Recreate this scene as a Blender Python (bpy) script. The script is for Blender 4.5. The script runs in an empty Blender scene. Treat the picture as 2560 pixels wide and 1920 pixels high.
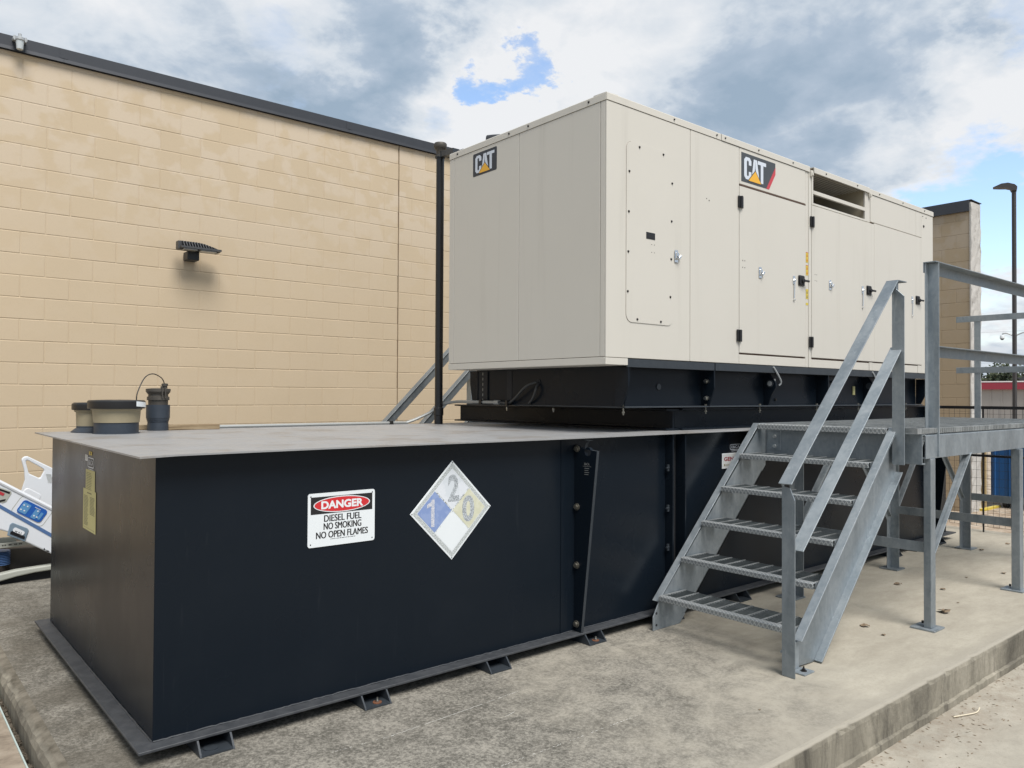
import bpy, math, random
from mathutils import Vector, Matrix
random.seed(7)
R_ = math.radians
sc = bpy.context.scene
# ---------------------------------------------------------------- camera
cd = bpy.data.cameras.new('camera'); cam = bpy.data.objects.new('camera', cd); sc.collection.objects.link(cam)
cd.sensor_width = 36; cd.lens = 27.443; cd.clip_start = 0.05; cd.clip_end = 2000
Rv = Vector((0.765729, -0.643142, 0.00532)); Uv = Vector((-0.013408, -0.007694, 0.999881)); Fv = Vector((0.643024, 0.765709, 0.014515))
m = Matrix((Rv, Uv, -Fv)).transposed().to_4x4(); m.translation = Vector((-0.93564, -3.36156, 1.40926))
cam.matrix_world = m; sc.camera = cam
# ---------------------------------------------------------------- sky
SUN_EL, SUN_AZ = R_(58), R_(192)     # azimuth clockwise from +Y
w = bpy.data.worlds.new('World'); sc.world = w; w.use_nodes = True
nt = w.node_tree; N = nt.nodes; L = nt.links; N.clear()
def wn(t, **k):
    n = N.new(t)
    for a, b in k.items(): setattr(n, a, b)
    return n
def wmath(op, a, b=None, clamp=False):
    n = wn('ShaderNodeMath', operation=op, use_clamp=clamp)
    for i, v in enumerate((a, b)):
        if v is None: continue
        if isinstance(v, (int, float)): n.inputs[i].default_value = v
        else: L.new(v, n.inputs[i])
    return n.outputs[0]
out = wn('ShaderNodeOutputWorld'); tc = wn('ShaderNodeTexCoord')
nrm = wn('ShaderNodeVectorMath', operation='NORMALIZE'); L.new(tc.outputs['Generated'], nrm.inputs[0]); D = nrm.outputs[0]
sky = wn('ShaderNodeTexSky', sky_type='NISHITA'); sky.sun_disc = False
sky.sun_elevation = SUN_EL; sky.sun_rotation = SUN_AZ; sky.air_density = 1.0; sky.dust_density = 1.0
bgs = wn('ShaderNodeBackground'); bgs.inputs[1].default_value = 0.15; L.new(sky.outputs[0], bgs.inputs[0])
sep = wn('ShaderNodeSeparateXYZ'); L.new(D, sep.inputs[0])
zz = wmath('ADD', wmath('MAXIMUM', sep.outputs[2], 0.0), 0.28)
px = wmath('DIVIDE', sep.outputs[0], zz); py = wmath('DIVIDE', sep.outputs[1], zz)
cmb = wn('ShaderNodeCombineXYZ'); L.new(px, cmb.inputs[0]); L.new(py, cmb.inputs[1])
def wnoise(scale, detail, rough, dist=0.0, off=0.0):
    n = wn('ShaderNodeTexNoise'); n.inputs['Scale'].default_value = scale; n.inputs['Detail'].default_value = detail
    n.inputs['Roughness'].default_value = rough; n.inputs['Distortion'].default_value = dist
    a = wn('ShaderNodeVectorMath', operation='ADD'); L.new(cmb.outputs[0], a.inputs[0]); a.inputs[1].default_value = (off, off * .7, off * .3)
    L.new(a.outputs[0], n.inputs['Vector']); return n.outputs['Fac']
wv_ = wn('ShaderNodeTexNoise'); wv_.inputs['Scale'].default_value = 4.5; wv_.inputs['Detail'].default_value = 7; wv_.inputs['Roughness'].default_value = .62; L.new(cmb.outputs[0], wv_.inputs['Vector'])
wa_ = wn('ShaderNodeVectorMath', operation='SUBTRACT'); L.new(wv_.outputs['Color'], wa_.inputs[0]); wa_.inputs[1].default_value = (.5, .5, .5)
wb_ = wn('ShaderNodeVectorMath', operation='SCALE'); L.new(wa_.outputs[0], wb_.inputs[0]); wb_.inputs['Scale'].default_value = .26
wc_ = wn('ShaderNodeVectorMath', operation='ADD'); L.new(wb_.outputs[0], wc_.inputs[0]); L.new(D, wc_.inputs[1])
wd_ = wn('ShaderNodeVectorMath', operation='NORMALIZE'); L.new(wc_.outputs[0], wd_.inputs[0]); DW = wd_.outputs[0]
def lobe(d, ang, amp):
    n = wn('ShaderNodeVectorMath', operation='DOT_PRODUCT'); L.new(DW, n.inputs[0]); v = Vector(d).normalized(); n.inputs[1].default_value = v
    mr = wn('ShaderNodeMapRange', interpolation_type='SMOOTHSTEP'); L.new(n.outputs['Value'], mr.inputs[0])
    mr.inputs[1].default_value = math.cos(R_(ang)); mr.inputs[2].default_value = 1.0; mr.inputs[3].default_value = 0; mr.inputs[4].default_value = amp
    return mr.outputs[0]
def wsum(l):
    s = l[0]
    for x in l[1:]: s = wmath('ADD', s, x)
    return s
big = wnoise(1.3, 9, .62, .35, 3.1); fine = wnoise(5.5, 8, .6, .3, 1.7)
holes = wsum([lobe(v, a, s) for v, a, s in (((.568, .735, .370), 2.2, 1.9), ((.600, .700, .386), 1.9, 1.6), ((.923, .325, .205), 6.0, 1.3), ((.945, .295, .145), 7, 1.2),
     ((.361, .847, .39), 4, .8), ((.889, .255, .385), 4, .8), ((.249, .874, .43), 3, .6), ((.53, .77, .315), 3, .8), ((-.5, -.3, .5), 28, .8), ((.2, -.8, .55), 24, .7), ((-.8, .4, .4), 22, .6))])
fb = wmath('ADD', wmath('MULTIPLY', big, .55), wmath('MULTIPLY', fine, .45))
cov = wmath('SUBTRACT', wmath('ADD', wmath('MULTIPLY', wmath('SUBTRACT', fb, .5), 3.0), 1.45), holes)
mrc = wn('ShaderNodeMapRange', interpolation_type='SMOOTHSTEP'); L.new(cov, mrc.inputs[0]); mrc.inputs[1].default_value = -.35; mrc.inputs[2].default_value = .95
# brightness of the cloud itself: thin, sunlit rims are white, thick bellies grey blue
lit = wsum([lobe(v, a, s) for v, a, s in (((.304, .863, .404), 9, .34), ((.144, .915, .378), 9, .42), ((.637, .642, .427), 12, .36), ((.612, .71, .34), 8, .55), ((.559, .761, .318), 8, .6),
     ((.864, .398, .30), 9, .30), ((.90, .33, .25), 9, .34), ((.89, .27, .33), 6, .5), ((.949, .294, .109), 9, .40), ((.384, .825, .415), 5, .4), ((.70, .60, .41), 8, .22), ((.93, .30, .19), 8, .5), ((.52, .80, .40), 5, .15))])
dark = wsum([lobe(v, a, s) for v, a, s in (((.479, .79, .37), 11, .30), ((.815, .481, .29), 10, .16), ((.445, .828, .32), 9, .26), ((.743, .557, .36), 9, .16), ((.86, .42, .22), 7, .30), ((.87, .36, .37), 9, .22))])
b2 = wnoise(2.3, 8, .58, .5, 7.7)
def billow(scale, off):
    n = wnoise(scale, 4, .5, .6, off); return wmath('SUBTRACT', .22, wmath('ABSOLUTE', wmath('MULTIPLY', wmath('SUBTRACT', n, .5), 2.2)))
puff = wmath('ADD', wmath('MULTIPLY', billow(2.6, .4), .70), wmath('MULTIPLY', billow(7.0, 2.2), .35))
br = wsum([wmath('MULTIPLY', wmath('SUBTRACT', b2, .5), 1.5), wmath('MULTIPLY', wmath('SUBTRACT', fine, .5), 1.1), puff, wmath('MULTIPLY', lit, .70), .31])
br = wmath('SUBTRACT', br, wmath('MULTIPLY', dark, .55))
cr = wn('ShaderNodeValToRGB'); L.new(br, cr.inputs[0]); e = cr.color_ramp.elements
e[0].position = 0.0; e[0].color = (.20, .26, .33, 1); e[1].position = 1.0; e[1].color = (.51, .52, .535, 1)
a = e.new(.35); a.color = (.265, .318, .385, 1); a = e.new(.62); a.color = (.40, .435, .475, 1)
bgc = wn('ShaderNodeBackground'); L.new(cr.outputs[0], bgc.inputs[0]); bgc.inputs[1].default_value = 1.0
mx = wn('ShaderNodeMixShader'); L.new(mrc.outputs[0], mx.inputs[0]); L.new(bgs.outputs[0], mx.inputs[1]); L.new(bgc.outputs[0], mx.inputs[2])
L.new(mx.outputs[0], out.inputs[0])
# ---------------------------------------------------------------- sun behind thin cloud
sl = bpy.data.lights.new('sun', 'SUN'); sl.energy = 2.6; sl.angle = R_(30); sl.color = (1, .955, .90)
so = bpy.data.objects.new('sun', sl); sc.collection.objects.link(so)
sd = Vector((math.sin(SUN_AZ) * math.cos(SUN_EL), math.cos(SUN_AZ) * math.cos(SUN_EL), math.sin(SUN_EL)))
so.rotation_euler = sd.to_track_quat('Z', 'Y').to_euler(); so.location = sd * 50
vs = sc.view_settings; vs.view_transform = 'Standard'; vs.look = 'None'; vs.exposure = 0.75; vs.gamma = 1.0
sc.render.engine = 'CYCLES'

# ================================================================ helpers
class MB:
    def __init__(s): s.v = []; s.f = []; s.tint = None
    def add(s, vs_, fs):
        b = len(s.v); s.v += [tuple(p) for p in vs_]; s.f += [tuple(i + b for i in f) for f in fs]; return s
    def box(s, x0, x1, y0, y1, z0, z1):
        p = [(x, y, z) for z in (z0, z1) for y in (y0, y1) for x in (x0, x1)]
        return s.add(p, [(0, 2, 3, 1), (4, 5, 7, 6), (0, 1, 5, 4), (2, 6, 7, 3), (0, 4, 6, 2), (1, 3, 7, 5)])
    def prism(s, poly, ax, a0, a1):   # polygon in the two other axes (in xyz order) swept along ax
        def P(u, v, a):
            return (a, u, v) if ax == 0 else (u, a, v) if ax == 1 else (u, v, a)
        n = len(poly); p = [P(u, v, a0) for u, v in poly] + [P(u, v, a1) for u, v in poly]
        return s.add(p, [tuple(range(n)), tuple(range(2 * n - 1, n - 1, -1))] + [(i, n + i, n + (i + 1) % n, (i + 1) % n) for i in range(n)])
    def cyl(s, a, b, r, n=12, r2=None, cap=True):
        a = Vector(a); b = Vector(b); d = (b - a).normalized(); r2 = r if r2 is None else r2
        u = d.orthogonal().normalized(); v = d.cross(u)
        p = []
        for c, rr in ((a, r), (b, r2)):
            for i in range(n):
                t = 2 * math.pi * i / n; p.append(c + (u * math.cos(t) + v * math.sin(t)) * rr)
        f = [(i, (i + 1) % n, n + (i + 1) % n, n + i) for i in range(n)]
        if cap: f += [tuple(range(n - 1, -1, -1)), tuple(range(n, 2 * n))]
        return s.add(p, f)
    def lathe(s, c, prof, n=32):
        c = Vector(c); p = []; f = []
        for r, z in prof:
            for i in range(n):
                t = 2 * math.pi * i / n; p.append(c + Vector((r * math.cos(t), r * math.sin(t), z)))
        for k in range(len(prof) - 1):
            for i in range(n): f.append((k * n + i, k * n + (i + 1) % n, (k + 1) * n + (i + 1) % n, (k + 1) * n + i))
        f += [tuple(range(n - 1, -1, -1)), tuple(range((len(prof) - 1) * n, len(prof) * n))]
        return s.add(p, f)
    def tube(s, pts, r, n=8):
        pts = [Vector(p) for p in pts]; p = []; f = []; up = None
        for k, q in enumerate(pts):
            d = (pts[min(k + 1, len(pts) - 1)] - pts[max(k - 1, 0)]).normalized()
            if up is None: up = d.orthogonal().normalized()
            up = (up - d * up.dot(d)).normalized(); v = d.cross(up)
            for i in range(n):
                t = 2 * math.pi * i / n; p.append(q + (up * math.cos(t) + v * math.sin(t)) * r)
        for k in range(len(pts) - 1):
            for i in range(n): f.append((k * n + i, k * n + (i + 1) % n, (k + 1) * n + (i + 1) % n, (k + 1) * n + i))
        f += [tuple(range(n - 1, -1, -1)), tuple(range((len(pts) - 1) * n, len(pts) * n))]
        return s.add(p, f)
    def bar(s, a, b, wdir, w, h):     # rectangular bar from a to b; wdir = width direction, centred on a-b
        a = Vector(a); b = Vector(b); d = (b - a).normalized(); u = Vector(wdir); u = (u - d * u.dot(d)).normalized(); v = d.cross(u)
        p = [c + u * (i * w / 2) + v * (j * h / 2) for c in (a, b) for i, j in ((-1, -1), (1, -1), (1, 1), (-1, 1))]
        return s.add(p, [(0, 3, 2, 1), (4, 5, 6, 7), (0, 1, 5, 4), (1, 2, 6, 5), (2, 3, 7, 6), (3, 0, 4, 7)])
    def hexa(s, p): return s.add(p, [(0, 3, 2, 1), (4, 5, 6, 7), (0, 1, 5, 4), (1, 2, 6, 5), (2, 3, 7, 6), (3, 0, 4, 7)])
    def sheet(s, pts): return s.add(pts, [tuple(range(len(pts)))])
def spline(P, n=8):
    P = [Vector(p) for p in P]; out = []
    for i in range(len(P) - 1):
        p0 = P[max(i - 1, 0)]; p1 = P[i]; p2 = P[i + 1]; p3 = P[min(i + 2, len(P) - 1)]
        for k in range(n):
            t = k / n; out.append(.5 * ((2 * p1) + (p2 - p0) * t + (2 * p0 - 5 * p1 + 4 * p2 - p3) * t * t + (3 * p1 - p0 - 3 * p2 + p3) * t ** 3))
    return out + [P[-1]]
ORG = {}
YM = [None]       # when set to a number c, world y becomes 2c - y (mirror image of a built thing)
def wloc(o): return ORG.get(o.name, Vector((0, 0, 0)))
def obj(name, mb, mat, parent=None, bevel=0, smooth=False, seg=1):
    base = wloc(parent) if parent else Vector((0, 0, 0))
    me = bpy.data.meshes.new(name)
    if YM[0] is not None:
        vv = [(x - base.x, 2 * YM[0] - y - base.y, z - base.z) for x, y, z in mb.v]; ff = [tuple(reversed(f)) for f in mb.f]
    else: vv = [(x - base.x, y - base.y, z - base.z) for x, y, z in mb.v]; ff = mb.f
    me.from_pydata(vv, [], ff); me.update()
    import bmesh
    bm = bmesh.new(); bm.from_mesh(me); bmesh.ops.recalc_face_normals(bm, faces=bm.faces)
    bm.to_mesh(me); bm.free()
    if mb.tint:
        at = me.attributes.new('tint', 'FLOAT', 'FACE'); at.data.foreach_set('value', mb.tint)
    me.materials.append(mat); o = bpy.data.objects.new(name, me); sc.collection.objects.link(o)
    if parent: o.parent = parent
    ORG[o.name] = base
    if smooth:
        for p in me.polygons: p.use_smooth = True
        if smooth is not True or True:
            md = o.modifiers.new('edges', 'EDGE_SPLIT'); md.split_angle = R_(35)
    if bevel:
        md = o.modifiers.new('bevel', 'BEVEL'); md.width = bevel; md.segments = seg; md.limit_method = 'ANGLE'; md.angle_limit = R_(40); md.harden_normals = False
    return o
def tag(o, label, cat, group=None):
    o['label'] = label; o['category'] = cat
    if group: o['group'] = group
    return o
def thing(name, loc, label, cat, group=None):
    o = bpy.data.objects.new(name, None); sc.collection.objects.link(o)
    if YM[0] is not None: loc = (loc[0], 2 * YM[0] - loc[1], loc[2])
    o.location = loc; o.empty_display_size = .1; ORG[o.name] = Vector(loc); tag(o, label, cat, group); return o
def struct(o): o['kind'] = 'structure'; return o
def copy_tree(o, parent=None, move=(0, 0, 0)):
    c = o.copy(); sc.collection.objects.link(c)
    if parent is None: c.location = o.location + Vector(move)
    c.parent = parent
    for ch in o.children: copy_tree(ch, c)
    return c

# ================================================================ materials
class MT:
    def __init__(s, name, col=(.5, .5, .5), rough=.5, metal=0.0, spec=.5):
        s.m = bpy.data.materials.new(name); s.m.use_nodes = True; s.t = s.m.node_tree; s.N = s.t.nodes; s.L = s.t.links
        s.b = s.N['Principled BSDF']; s.set('Base Color', (*col, 1)); s.set('Roughness', rough); s.set('Metallic', metal); s.set('Specular IOR Level', spec)
        s.g = s.N.new('ShaderNodeNewGeometry'); s.pos = s.g.outputs['Position']
    def set(s, k, v):
        if hasattr(v, 'is_linked') or hasattr(v, 'links'): s.L.new(v, s.b.inputs[k])
        else: s.b.inputs[k].default_value = v
    def map(s, sc3=(1, 1, 1), off=(0, 0, 0)):
        n = s.N.new('ShaderNodeMapping'); n.inputs['Scale'].default_value = sc3; n.inputs['Location'].default_value = off; s.L.new(s.pos, n.inputs[0]); return n.outputs[0]
    def noise(s, scale, detail=6, rough=.6, vec=None, dist=0):
        n = s.N.new('ShaderNodeTexNoise'); n.inputs['Scale'].default_value = scale; n.inputs['Detail'].default_value = detail; n.inputs['Roughness'].default_value = rough
        n.inputs['Distortion'].default_value = dist; s.L.new(vec or s.pos, n.inputs['Vector']); return n.outputs['Fac']
    def ramp(s, fac, stops):
        n = s.N.new('ShaderNodeValToRGB'); s.L.new(fac, n.inputs[0]); e = n.color_ramp.elements
        while len(e) < len(stops): e.new(.5)
        for i, (p, c) in enumerate(stops): e[i].position = p; e[i].color = (*c, 1) if len(c) == 3 else c
        return n.outputs[0]
    def rng(s, fac, a, b, c=0., d=1., smooth=True):
        n = s.N.new('ShaderNodeMapRange'); n.interpolation_type = 'SMOOTHSTEP' if smooth else 'LINEAR'; s.L.new(fac, n.inputs[0])
        for i, v in enumerate((a, b, c, d)): n.inputs[i + 1].default_value = v
        return n.outputs[0]
    def math(s, op, a, b=None):
        n = s.N.new('ShaderNodeMath'); n.operation = op
        for i, v in enumerate((a, b)):
            if v is None: continue
            if isinstance(v, (int, float)): n.inputs[i].default_value = v
            else: s.L.new(v, n.inputs[i])
        return n.outputs[0]
    def mix(s, f, a, b, mode='MIX'):
        n = s.N.new('ShaderNodeMix'); n.data_type = 'RGBA'; n.blend_type = mode
        for i, v in ((0, f), (6, a), (7, b)):
            if isinstance(v, (int, float)): n.inputs[i].default_value = v
            elif isinstance(v, tuple): n.inputs[i].default_value = (*v, 1)
            else: s.L.new(v, n.inputs[i])
        return n.outputs[2]
    def xyz(s):
        n = s.N.new('ShaderNodeSeparateXYZ'); s.L.new(s.pos, n.inputs[0]); return n.outputs
    def bump(s, h, strength=.3, dist=.01):
        n = s.N.new('ShaderNodeBump'); n.inputs['Strength'].default_value = strength; n.inputs['Distance'].default_value = dist; s.L.new(h, n.inputs['Height']); s.L.new(n.outputs[0], s.b.inputs['Normal'])
def simple(name, col, rough=.5, metal=0., spec=.5, var=.08, scale=9):
    t = MT(name, col, rough, metal, spec)
    if var: t.set('Base Color', t.mix(t.noise(scale), tuple(c * (1 - var) for c in col), tuple(min(1, c * (1 + var)) for c in col)))
    return t.m
M = {}
# navy gloss paint with faint dust runs
t = MT('navy_paint', rough=.3, spec=.16)
streak = t.noise(3, 5, .6, t.map((6, 6, .5)))
dust = t.rng(t.noise(2.2, 7, .65), .45, .75)
c = t.mix(t.math('MULTIPLY', t.rng(streak, .5, .8), .18), (.0062, .0100, .0155), (.0100, .0145, .020))
t.set('Base Color', t.mix(t.math('MAXIMUM', t.math('MULTIPLY', dust, .15), t.math('MULTIPLY', t.rng(t.noise(40, 2, .5, t.map((1, 1, .06)), 1.), .70, .74), .35)), c, (.016, .020, .026)))
t.set('Roughness', t.rng(t.noise(2, 3), .3, .7, .26, .33)); t.bump(t.noise(1.3, 2, .4), .05, .02); M['navy'] = t.m
t = MT('navy_edge_paint', rough=.5); t.set('Base Color', t.mix(t.noise(14, 7), (.018, .024, .031), (.040, .048, .057))); t.bump(t.noise(60, 4), .15, .004); M['navy_edge'] = t.m
# dusty lid and bottom flange
t = MT('dusty_lid', rough=.42, spec=.5)
ring = t.rng(t.noise(2.4, 8, .68, t.map((1, 1, 1), (3, 1, 0))), .50, .62)
c = t.mix(t.noise(7, 8, .7), (.24, .243, .247), (.32, .32, .32)); c = t.mix(t.math('MULTIPLY', ring, .55), c, (.20, .175, .15))
t.set('Base Color', c); t.set('Roughness', t.rng(t.noise(6, 6), .3, .7, .36, .52)); M['lid'] = t.m
t = MT('dusty_flange', rough=.55); t.set('Base Color', t.mix(t.rng(t.noise(16, 8, .7), .35, .65), (.036, .040, .046), (.058, .062, .068))); t.bump(t.noise(50, 5), .2, .003); M['flange'] = t.m
# cream enclosure paint
t = MT('cream_paint', rough=.42, spec=.4)
st = t.rng(t.noise(1.0, 6, .65, t.map((9, 9, .35))), .55, .8)
zz_ = t.xyz()[2]
c = t.mix(t.noise(1.7, 5), (.56, .535, .478), (.59, .565, .508)); c = t.mix(t.math('MULTIPLY', st, t.rng(zz_, 1.6, 3.3, .14, .34)), c, (.36, .335, .285))
oi = t.N.new('ShaderNodeObjectInfo'); c = t.mix(t.rng(oi.outputs['Random'], 0, 1, 0, .10, False), c, (.50, .485, .445)); t.set('Base Color', c); t.bump(t.noise(1.4, 2, .4), .09, .03); M['cream'] = t.m
M['seam'] = simple('seam_rust_brown', (.11, .065, .048), .8)
M['interior'] = simple('dark_interior', (.012, .013, .016), .7)
M['tan_inner'] = simple('khaki_inner_sheet', (.42, .37, .27), .6)
M['black'] = simple('black_plastic', (.012, .012, .013), .38)
M['screw'] = simple('dark_screw', (.035, .032, .03), .45, .6)
M['steel'] = simple('zinc_steel', (.55, .55, .52), .32, 1.0, var=.2, scale=40)
M['bolt'] = simple('dull_bolt', (.22, .21, .18), .45, .8, var=.3, scale=60)
M['chrome'] = simple('bright_chrome', (.78, .79, .8), .14, 1.0, var=.05)
M['rust'] = simple('rusty_steel', (.14, .055, .025), .85, var=.3, scale=60)
# galvanised steel
def galv(name, lo, hi, seed):
    t = MT(name, rough=.5, metal=.55)
    v = t.N.new('ShaderNodeTexVoronoi'); v.inputs['Scale'].default_value = 55; t.L.new(t.map((1, 1, .8), (seed, 0, 0)), v.inputs['Vector'])
    vs_ = t.N.new('ShaderNodeSeparateColor'); t.L.new(v.outputs['Color'], vs_.inputs[0])
    n = t.rng(t.noise(4.5, 8, .68, t.map((1.5, 1.5, .6), (seed, 2, 0)), .6), .3, .7)
    f = t.math('ADD', t.math('MULTIPLY', n, .75), t.math('MULTIPLY', vs_.outputs[0], .25))
    oi = t.N.new('ShaderNodeObjectInfo'); k_ = t.rng(oi.outputs['Random'], 0, 1, .84, 1.12, False); kc = t.N.new('ShaderNodeCombineColor')
    for i_ in range(3): t.L.new(k_, kc.inputs[i_])
    c_ = t.mix(1.0, t.mix(f, lo, hi), kc.outputs[0], 'MULTIPLY'); c_ = t.mix(t.math('MULTIPLY', t.rng(t.noise(3.0, 6, .7, t.map((9, 9, .8), (seed, 0, 0))), .58, .72), .45), c_, tuple(min(1, h_ * 1.35) for h_ in hi))
    t.set('Base Color', c_); t.set('Roughness', t.rng(n, 0, 1, .42, .6)); t.bump(t.noise(90, 3), .05, .002); return t.m
M['galv'] = galv('galvanised_steel', (.20, .235, .262), (.335, .368, .39), 0)
M['galv_shaded'] = galv('galvanised_bars_shaded', (.12, .14, .145), (.22, .24, .245), 3)  # same steel darkened, painting in the shaded gaps between the tread bars
M['galv2'] = galv('galvanised_grating', (.27, .29, .295), (.50, .52, .52), 5)
# diamond plate nosing
t = MT('checker_plate', rough=.5, metal=.5)
w1 = t.N.new('ShaderNodeTexWave'); w1.wave_type = 'BANDS'; w1.bands_direction = 'X'; w1.inputs['Scale'].default_value = 20.; w1.inputs['Distortion'].default_value = 0
mp = t.N.new('ShaderNodeMapping'); mp.inputs['Rotation'].default_value = (R_(35), 0, R_(45)); t.L.new(t.pos, mp.inputs[0]); t.L.new(mp.outputs[0], w1.inputs['Vector'])
w2 = t.N.new('ShaderNodeTexWave'); w2.wave_type = 'BANDS'; w2.bands_direction = 'X'; w2.inputs['Scale'].default_value = 20.; w2.inputs['Distortion'].default_value = 0
mp = t.N.new('ShaderNodeMapping'); mp.inputs['Rotation'].default_value = (R_(-35), 0, R_(-45)); t.L.new(t.pos, mp.inputs[0]); t.L.new(mp.outputs[0], w2.inputs['Vector'])
h = t.math('MAXIMUM', t.rng(w1.outputs['Fac'], .7, .95), t.rng(w2.outputs['Fac'], .7, .95))
t.set('Base Color', t.mix(h, (.27, .29, .30), (.46, .48, .48))); t.bump(h, .7, .002); M['checker'] = t.m
# painted block wall, tint per block
def blockmat(name, base, pale, deep, zhi):
    t = MT(name, rough=.85, spec=.2)
    at = t.N.new('ShaderNodeAttribute'); at.attribute_name = 'tint'; ti = at.outputs['Fac']
    z = t.xyz()[2]
    c = t.mix(t.noise(1.3, 4), tuple(k * .95 for k in base), tuple(k * 1.05 for k in base))
    c = t.mix(t.math('MULTIPLY', ti, .20), c, deep)
    hm = t.rng(z, zhi - 2.3, zhi - .3)
    blot = t.rng(t.math('ADD', t.noise(4.6, 3, .5, None, .2), t.math('MULTIPLY', ti, .16)), .49, .64)
    f = t.math('MULTIPLY', blot, t.math('ADD', t.math('MULTIPLY', hm, .70), .08))
    c = t.mix(f, c, pale)
    dirt = t.rng(z, 1.7, .0); c = t.mix(t.math('MULTIPLY', dirt, .15), c, (.33, .27, .185))
    c = t.mix(t.math('MULTIPLY', t.rng(t.noise(70, 4), .5, .8), .12), c, tuple(k * .6 for k in base))
    t.set('Base Color', c); t.bump(t.noise(140, 4, .7), .15, .002); return t.m
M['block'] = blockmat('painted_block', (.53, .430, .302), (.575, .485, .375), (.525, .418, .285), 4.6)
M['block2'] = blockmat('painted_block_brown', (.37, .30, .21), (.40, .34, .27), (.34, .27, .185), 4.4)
M['coping'] = simple('dark_metal_coping', (.050, .054, .062), .45, .3, var=.12)
t = MT('whitewashed_end', rough=.8); t.set('Base Color', t.mix(t.rng(t.noise(9, 8, .7, t.map((1, 1, .5))), .55, .7), (.47, .455, .425), (.25, .235, .21))); t.bump(t.noise(12, 6), .5, .02); M['stucco'] = t.m
# concrete
def stain(t, x, y, cx, cy, rx, ry, rot=0):
    pass
t = MT('pad_concrete', rough=.88, spec=.25)
X, Y, Z = t.xyz()
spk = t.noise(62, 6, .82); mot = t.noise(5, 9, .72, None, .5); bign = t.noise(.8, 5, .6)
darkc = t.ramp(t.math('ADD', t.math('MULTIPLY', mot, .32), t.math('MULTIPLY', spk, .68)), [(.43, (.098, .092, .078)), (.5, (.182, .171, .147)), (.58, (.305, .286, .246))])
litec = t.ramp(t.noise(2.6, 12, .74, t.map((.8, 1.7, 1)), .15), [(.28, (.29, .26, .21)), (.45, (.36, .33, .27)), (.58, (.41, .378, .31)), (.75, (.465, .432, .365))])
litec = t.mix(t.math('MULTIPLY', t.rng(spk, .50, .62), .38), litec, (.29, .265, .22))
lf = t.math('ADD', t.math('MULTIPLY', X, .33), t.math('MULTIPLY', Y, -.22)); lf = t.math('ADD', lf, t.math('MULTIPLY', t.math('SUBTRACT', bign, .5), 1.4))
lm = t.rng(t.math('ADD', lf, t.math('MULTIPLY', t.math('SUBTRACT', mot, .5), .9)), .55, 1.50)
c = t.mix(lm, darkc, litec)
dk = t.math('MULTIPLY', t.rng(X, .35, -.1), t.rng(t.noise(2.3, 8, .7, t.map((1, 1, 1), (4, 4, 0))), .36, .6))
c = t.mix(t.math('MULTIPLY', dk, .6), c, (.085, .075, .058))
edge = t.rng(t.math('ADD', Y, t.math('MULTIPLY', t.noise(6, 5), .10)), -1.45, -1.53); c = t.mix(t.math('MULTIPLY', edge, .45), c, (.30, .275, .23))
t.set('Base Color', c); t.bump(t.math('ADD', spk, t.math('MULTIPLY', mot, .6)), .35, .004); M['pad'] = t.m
t = MT('pad_side_concrete', rough=.9, spec=.2)
X, Y, Z = t.xyz()
sv = t.noise(2.2, 9, .72, t.map((1, 1, .35)), .6)
c = t.ramp(sv, [(.30, (.060, .055, .046)), (.44, (.15, .138, .112)), (.56, (.25, .23, .185)), (.7, (.37, .34, .28))])
c = t.mix(t.math('MULTIPLY', t.rng(t.noise(7, 8, .75, t.map((1.5, 1.5, .25))), .52, .66), .6), c, (.055, .05, .043))
c = t.mix(t.rng(Z, -.088, -.076), c, t.mix(t.rng(X, -.25, .6), t.ramp(t.noise(9, 8, .7), [(.35, (.09, .08, .062)), (.6, (.20, .18, .145))]), (.33, .305, .255))); t.set('Base Color', c); t.bump(t.noise(30, 8, .7), .6, .01); M['padside'] = t.m
t = MT('yard_concrete', rough=.9, spec=.2)
X, Y, Z = t.xyz()
c = t.ramp(t.noise(1.9, 12, .72, t.map((1, 1.8, 1)), .2), [(.3, (.25, .23, .195)), (.45, (.33, .305, .255)), (.6, (.39, .36, .30)), (.75, (.45, .415, .35))])
c = t.mix(t.math('MULTIPLY', t.rng(t.noise(60, 6, .7), .5, .7), .25), c, (.19, .17, .14))
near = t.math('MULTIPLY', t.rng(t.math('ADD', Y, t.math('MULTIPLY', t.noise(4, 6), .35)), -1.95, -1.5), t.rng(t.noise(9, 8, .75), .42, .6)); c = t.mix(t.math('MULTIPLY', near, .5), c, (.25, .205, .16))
far = t.rng(X, 8.8, 9.2); lit_ = t.ramp(t.noise(6, 9, .75), [(.35, (.16, .11, .07)), (.5, (.36, .29, .22)), (.65, (.5, .44, .36))]); c = t.mix(far, c, lit_)
t.set('Base Color', c); t.bump(t.noise(40, 7, .7), .4, .005); M['yard'] = t.m
t = MT('left_paving', rough=.9, spec=.2); t.set('Base Color', t.ramp(t.noise(8, 9, .7), [(.3, (.16, .13, .10)), (.5, (.27, .225, .175)), (.7, (.36, .31, .25))])); t.bump(t.noise(60, 6), .3, .004); M['paving'] = t.m
t = MT('gravel_dirt', rough=1, spec=.1); t.set('Base Color', t.ramp(t.noise(45, 8, .75), [(.35, (.03, .026, .02)), (.5, (.10, .085, .065)), (.65, (.24, .21, .17))])); t.bump(t.noise(60, 5), 1, .02); M['dirt'] = t.m
M['joint_strip'] = simple('pale_joint_strip', (.42, .5, .48), .6)
M['white_sign'] = simple('sign_white', (.72, .76, .78), .35, var=.03)
M['sign_black'] = simple('sign_black', (.012, .012, .014), .35)
M['sign_red'] = simple('sign_red', (.55, .022, .028), .35, var=.04)
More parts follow.
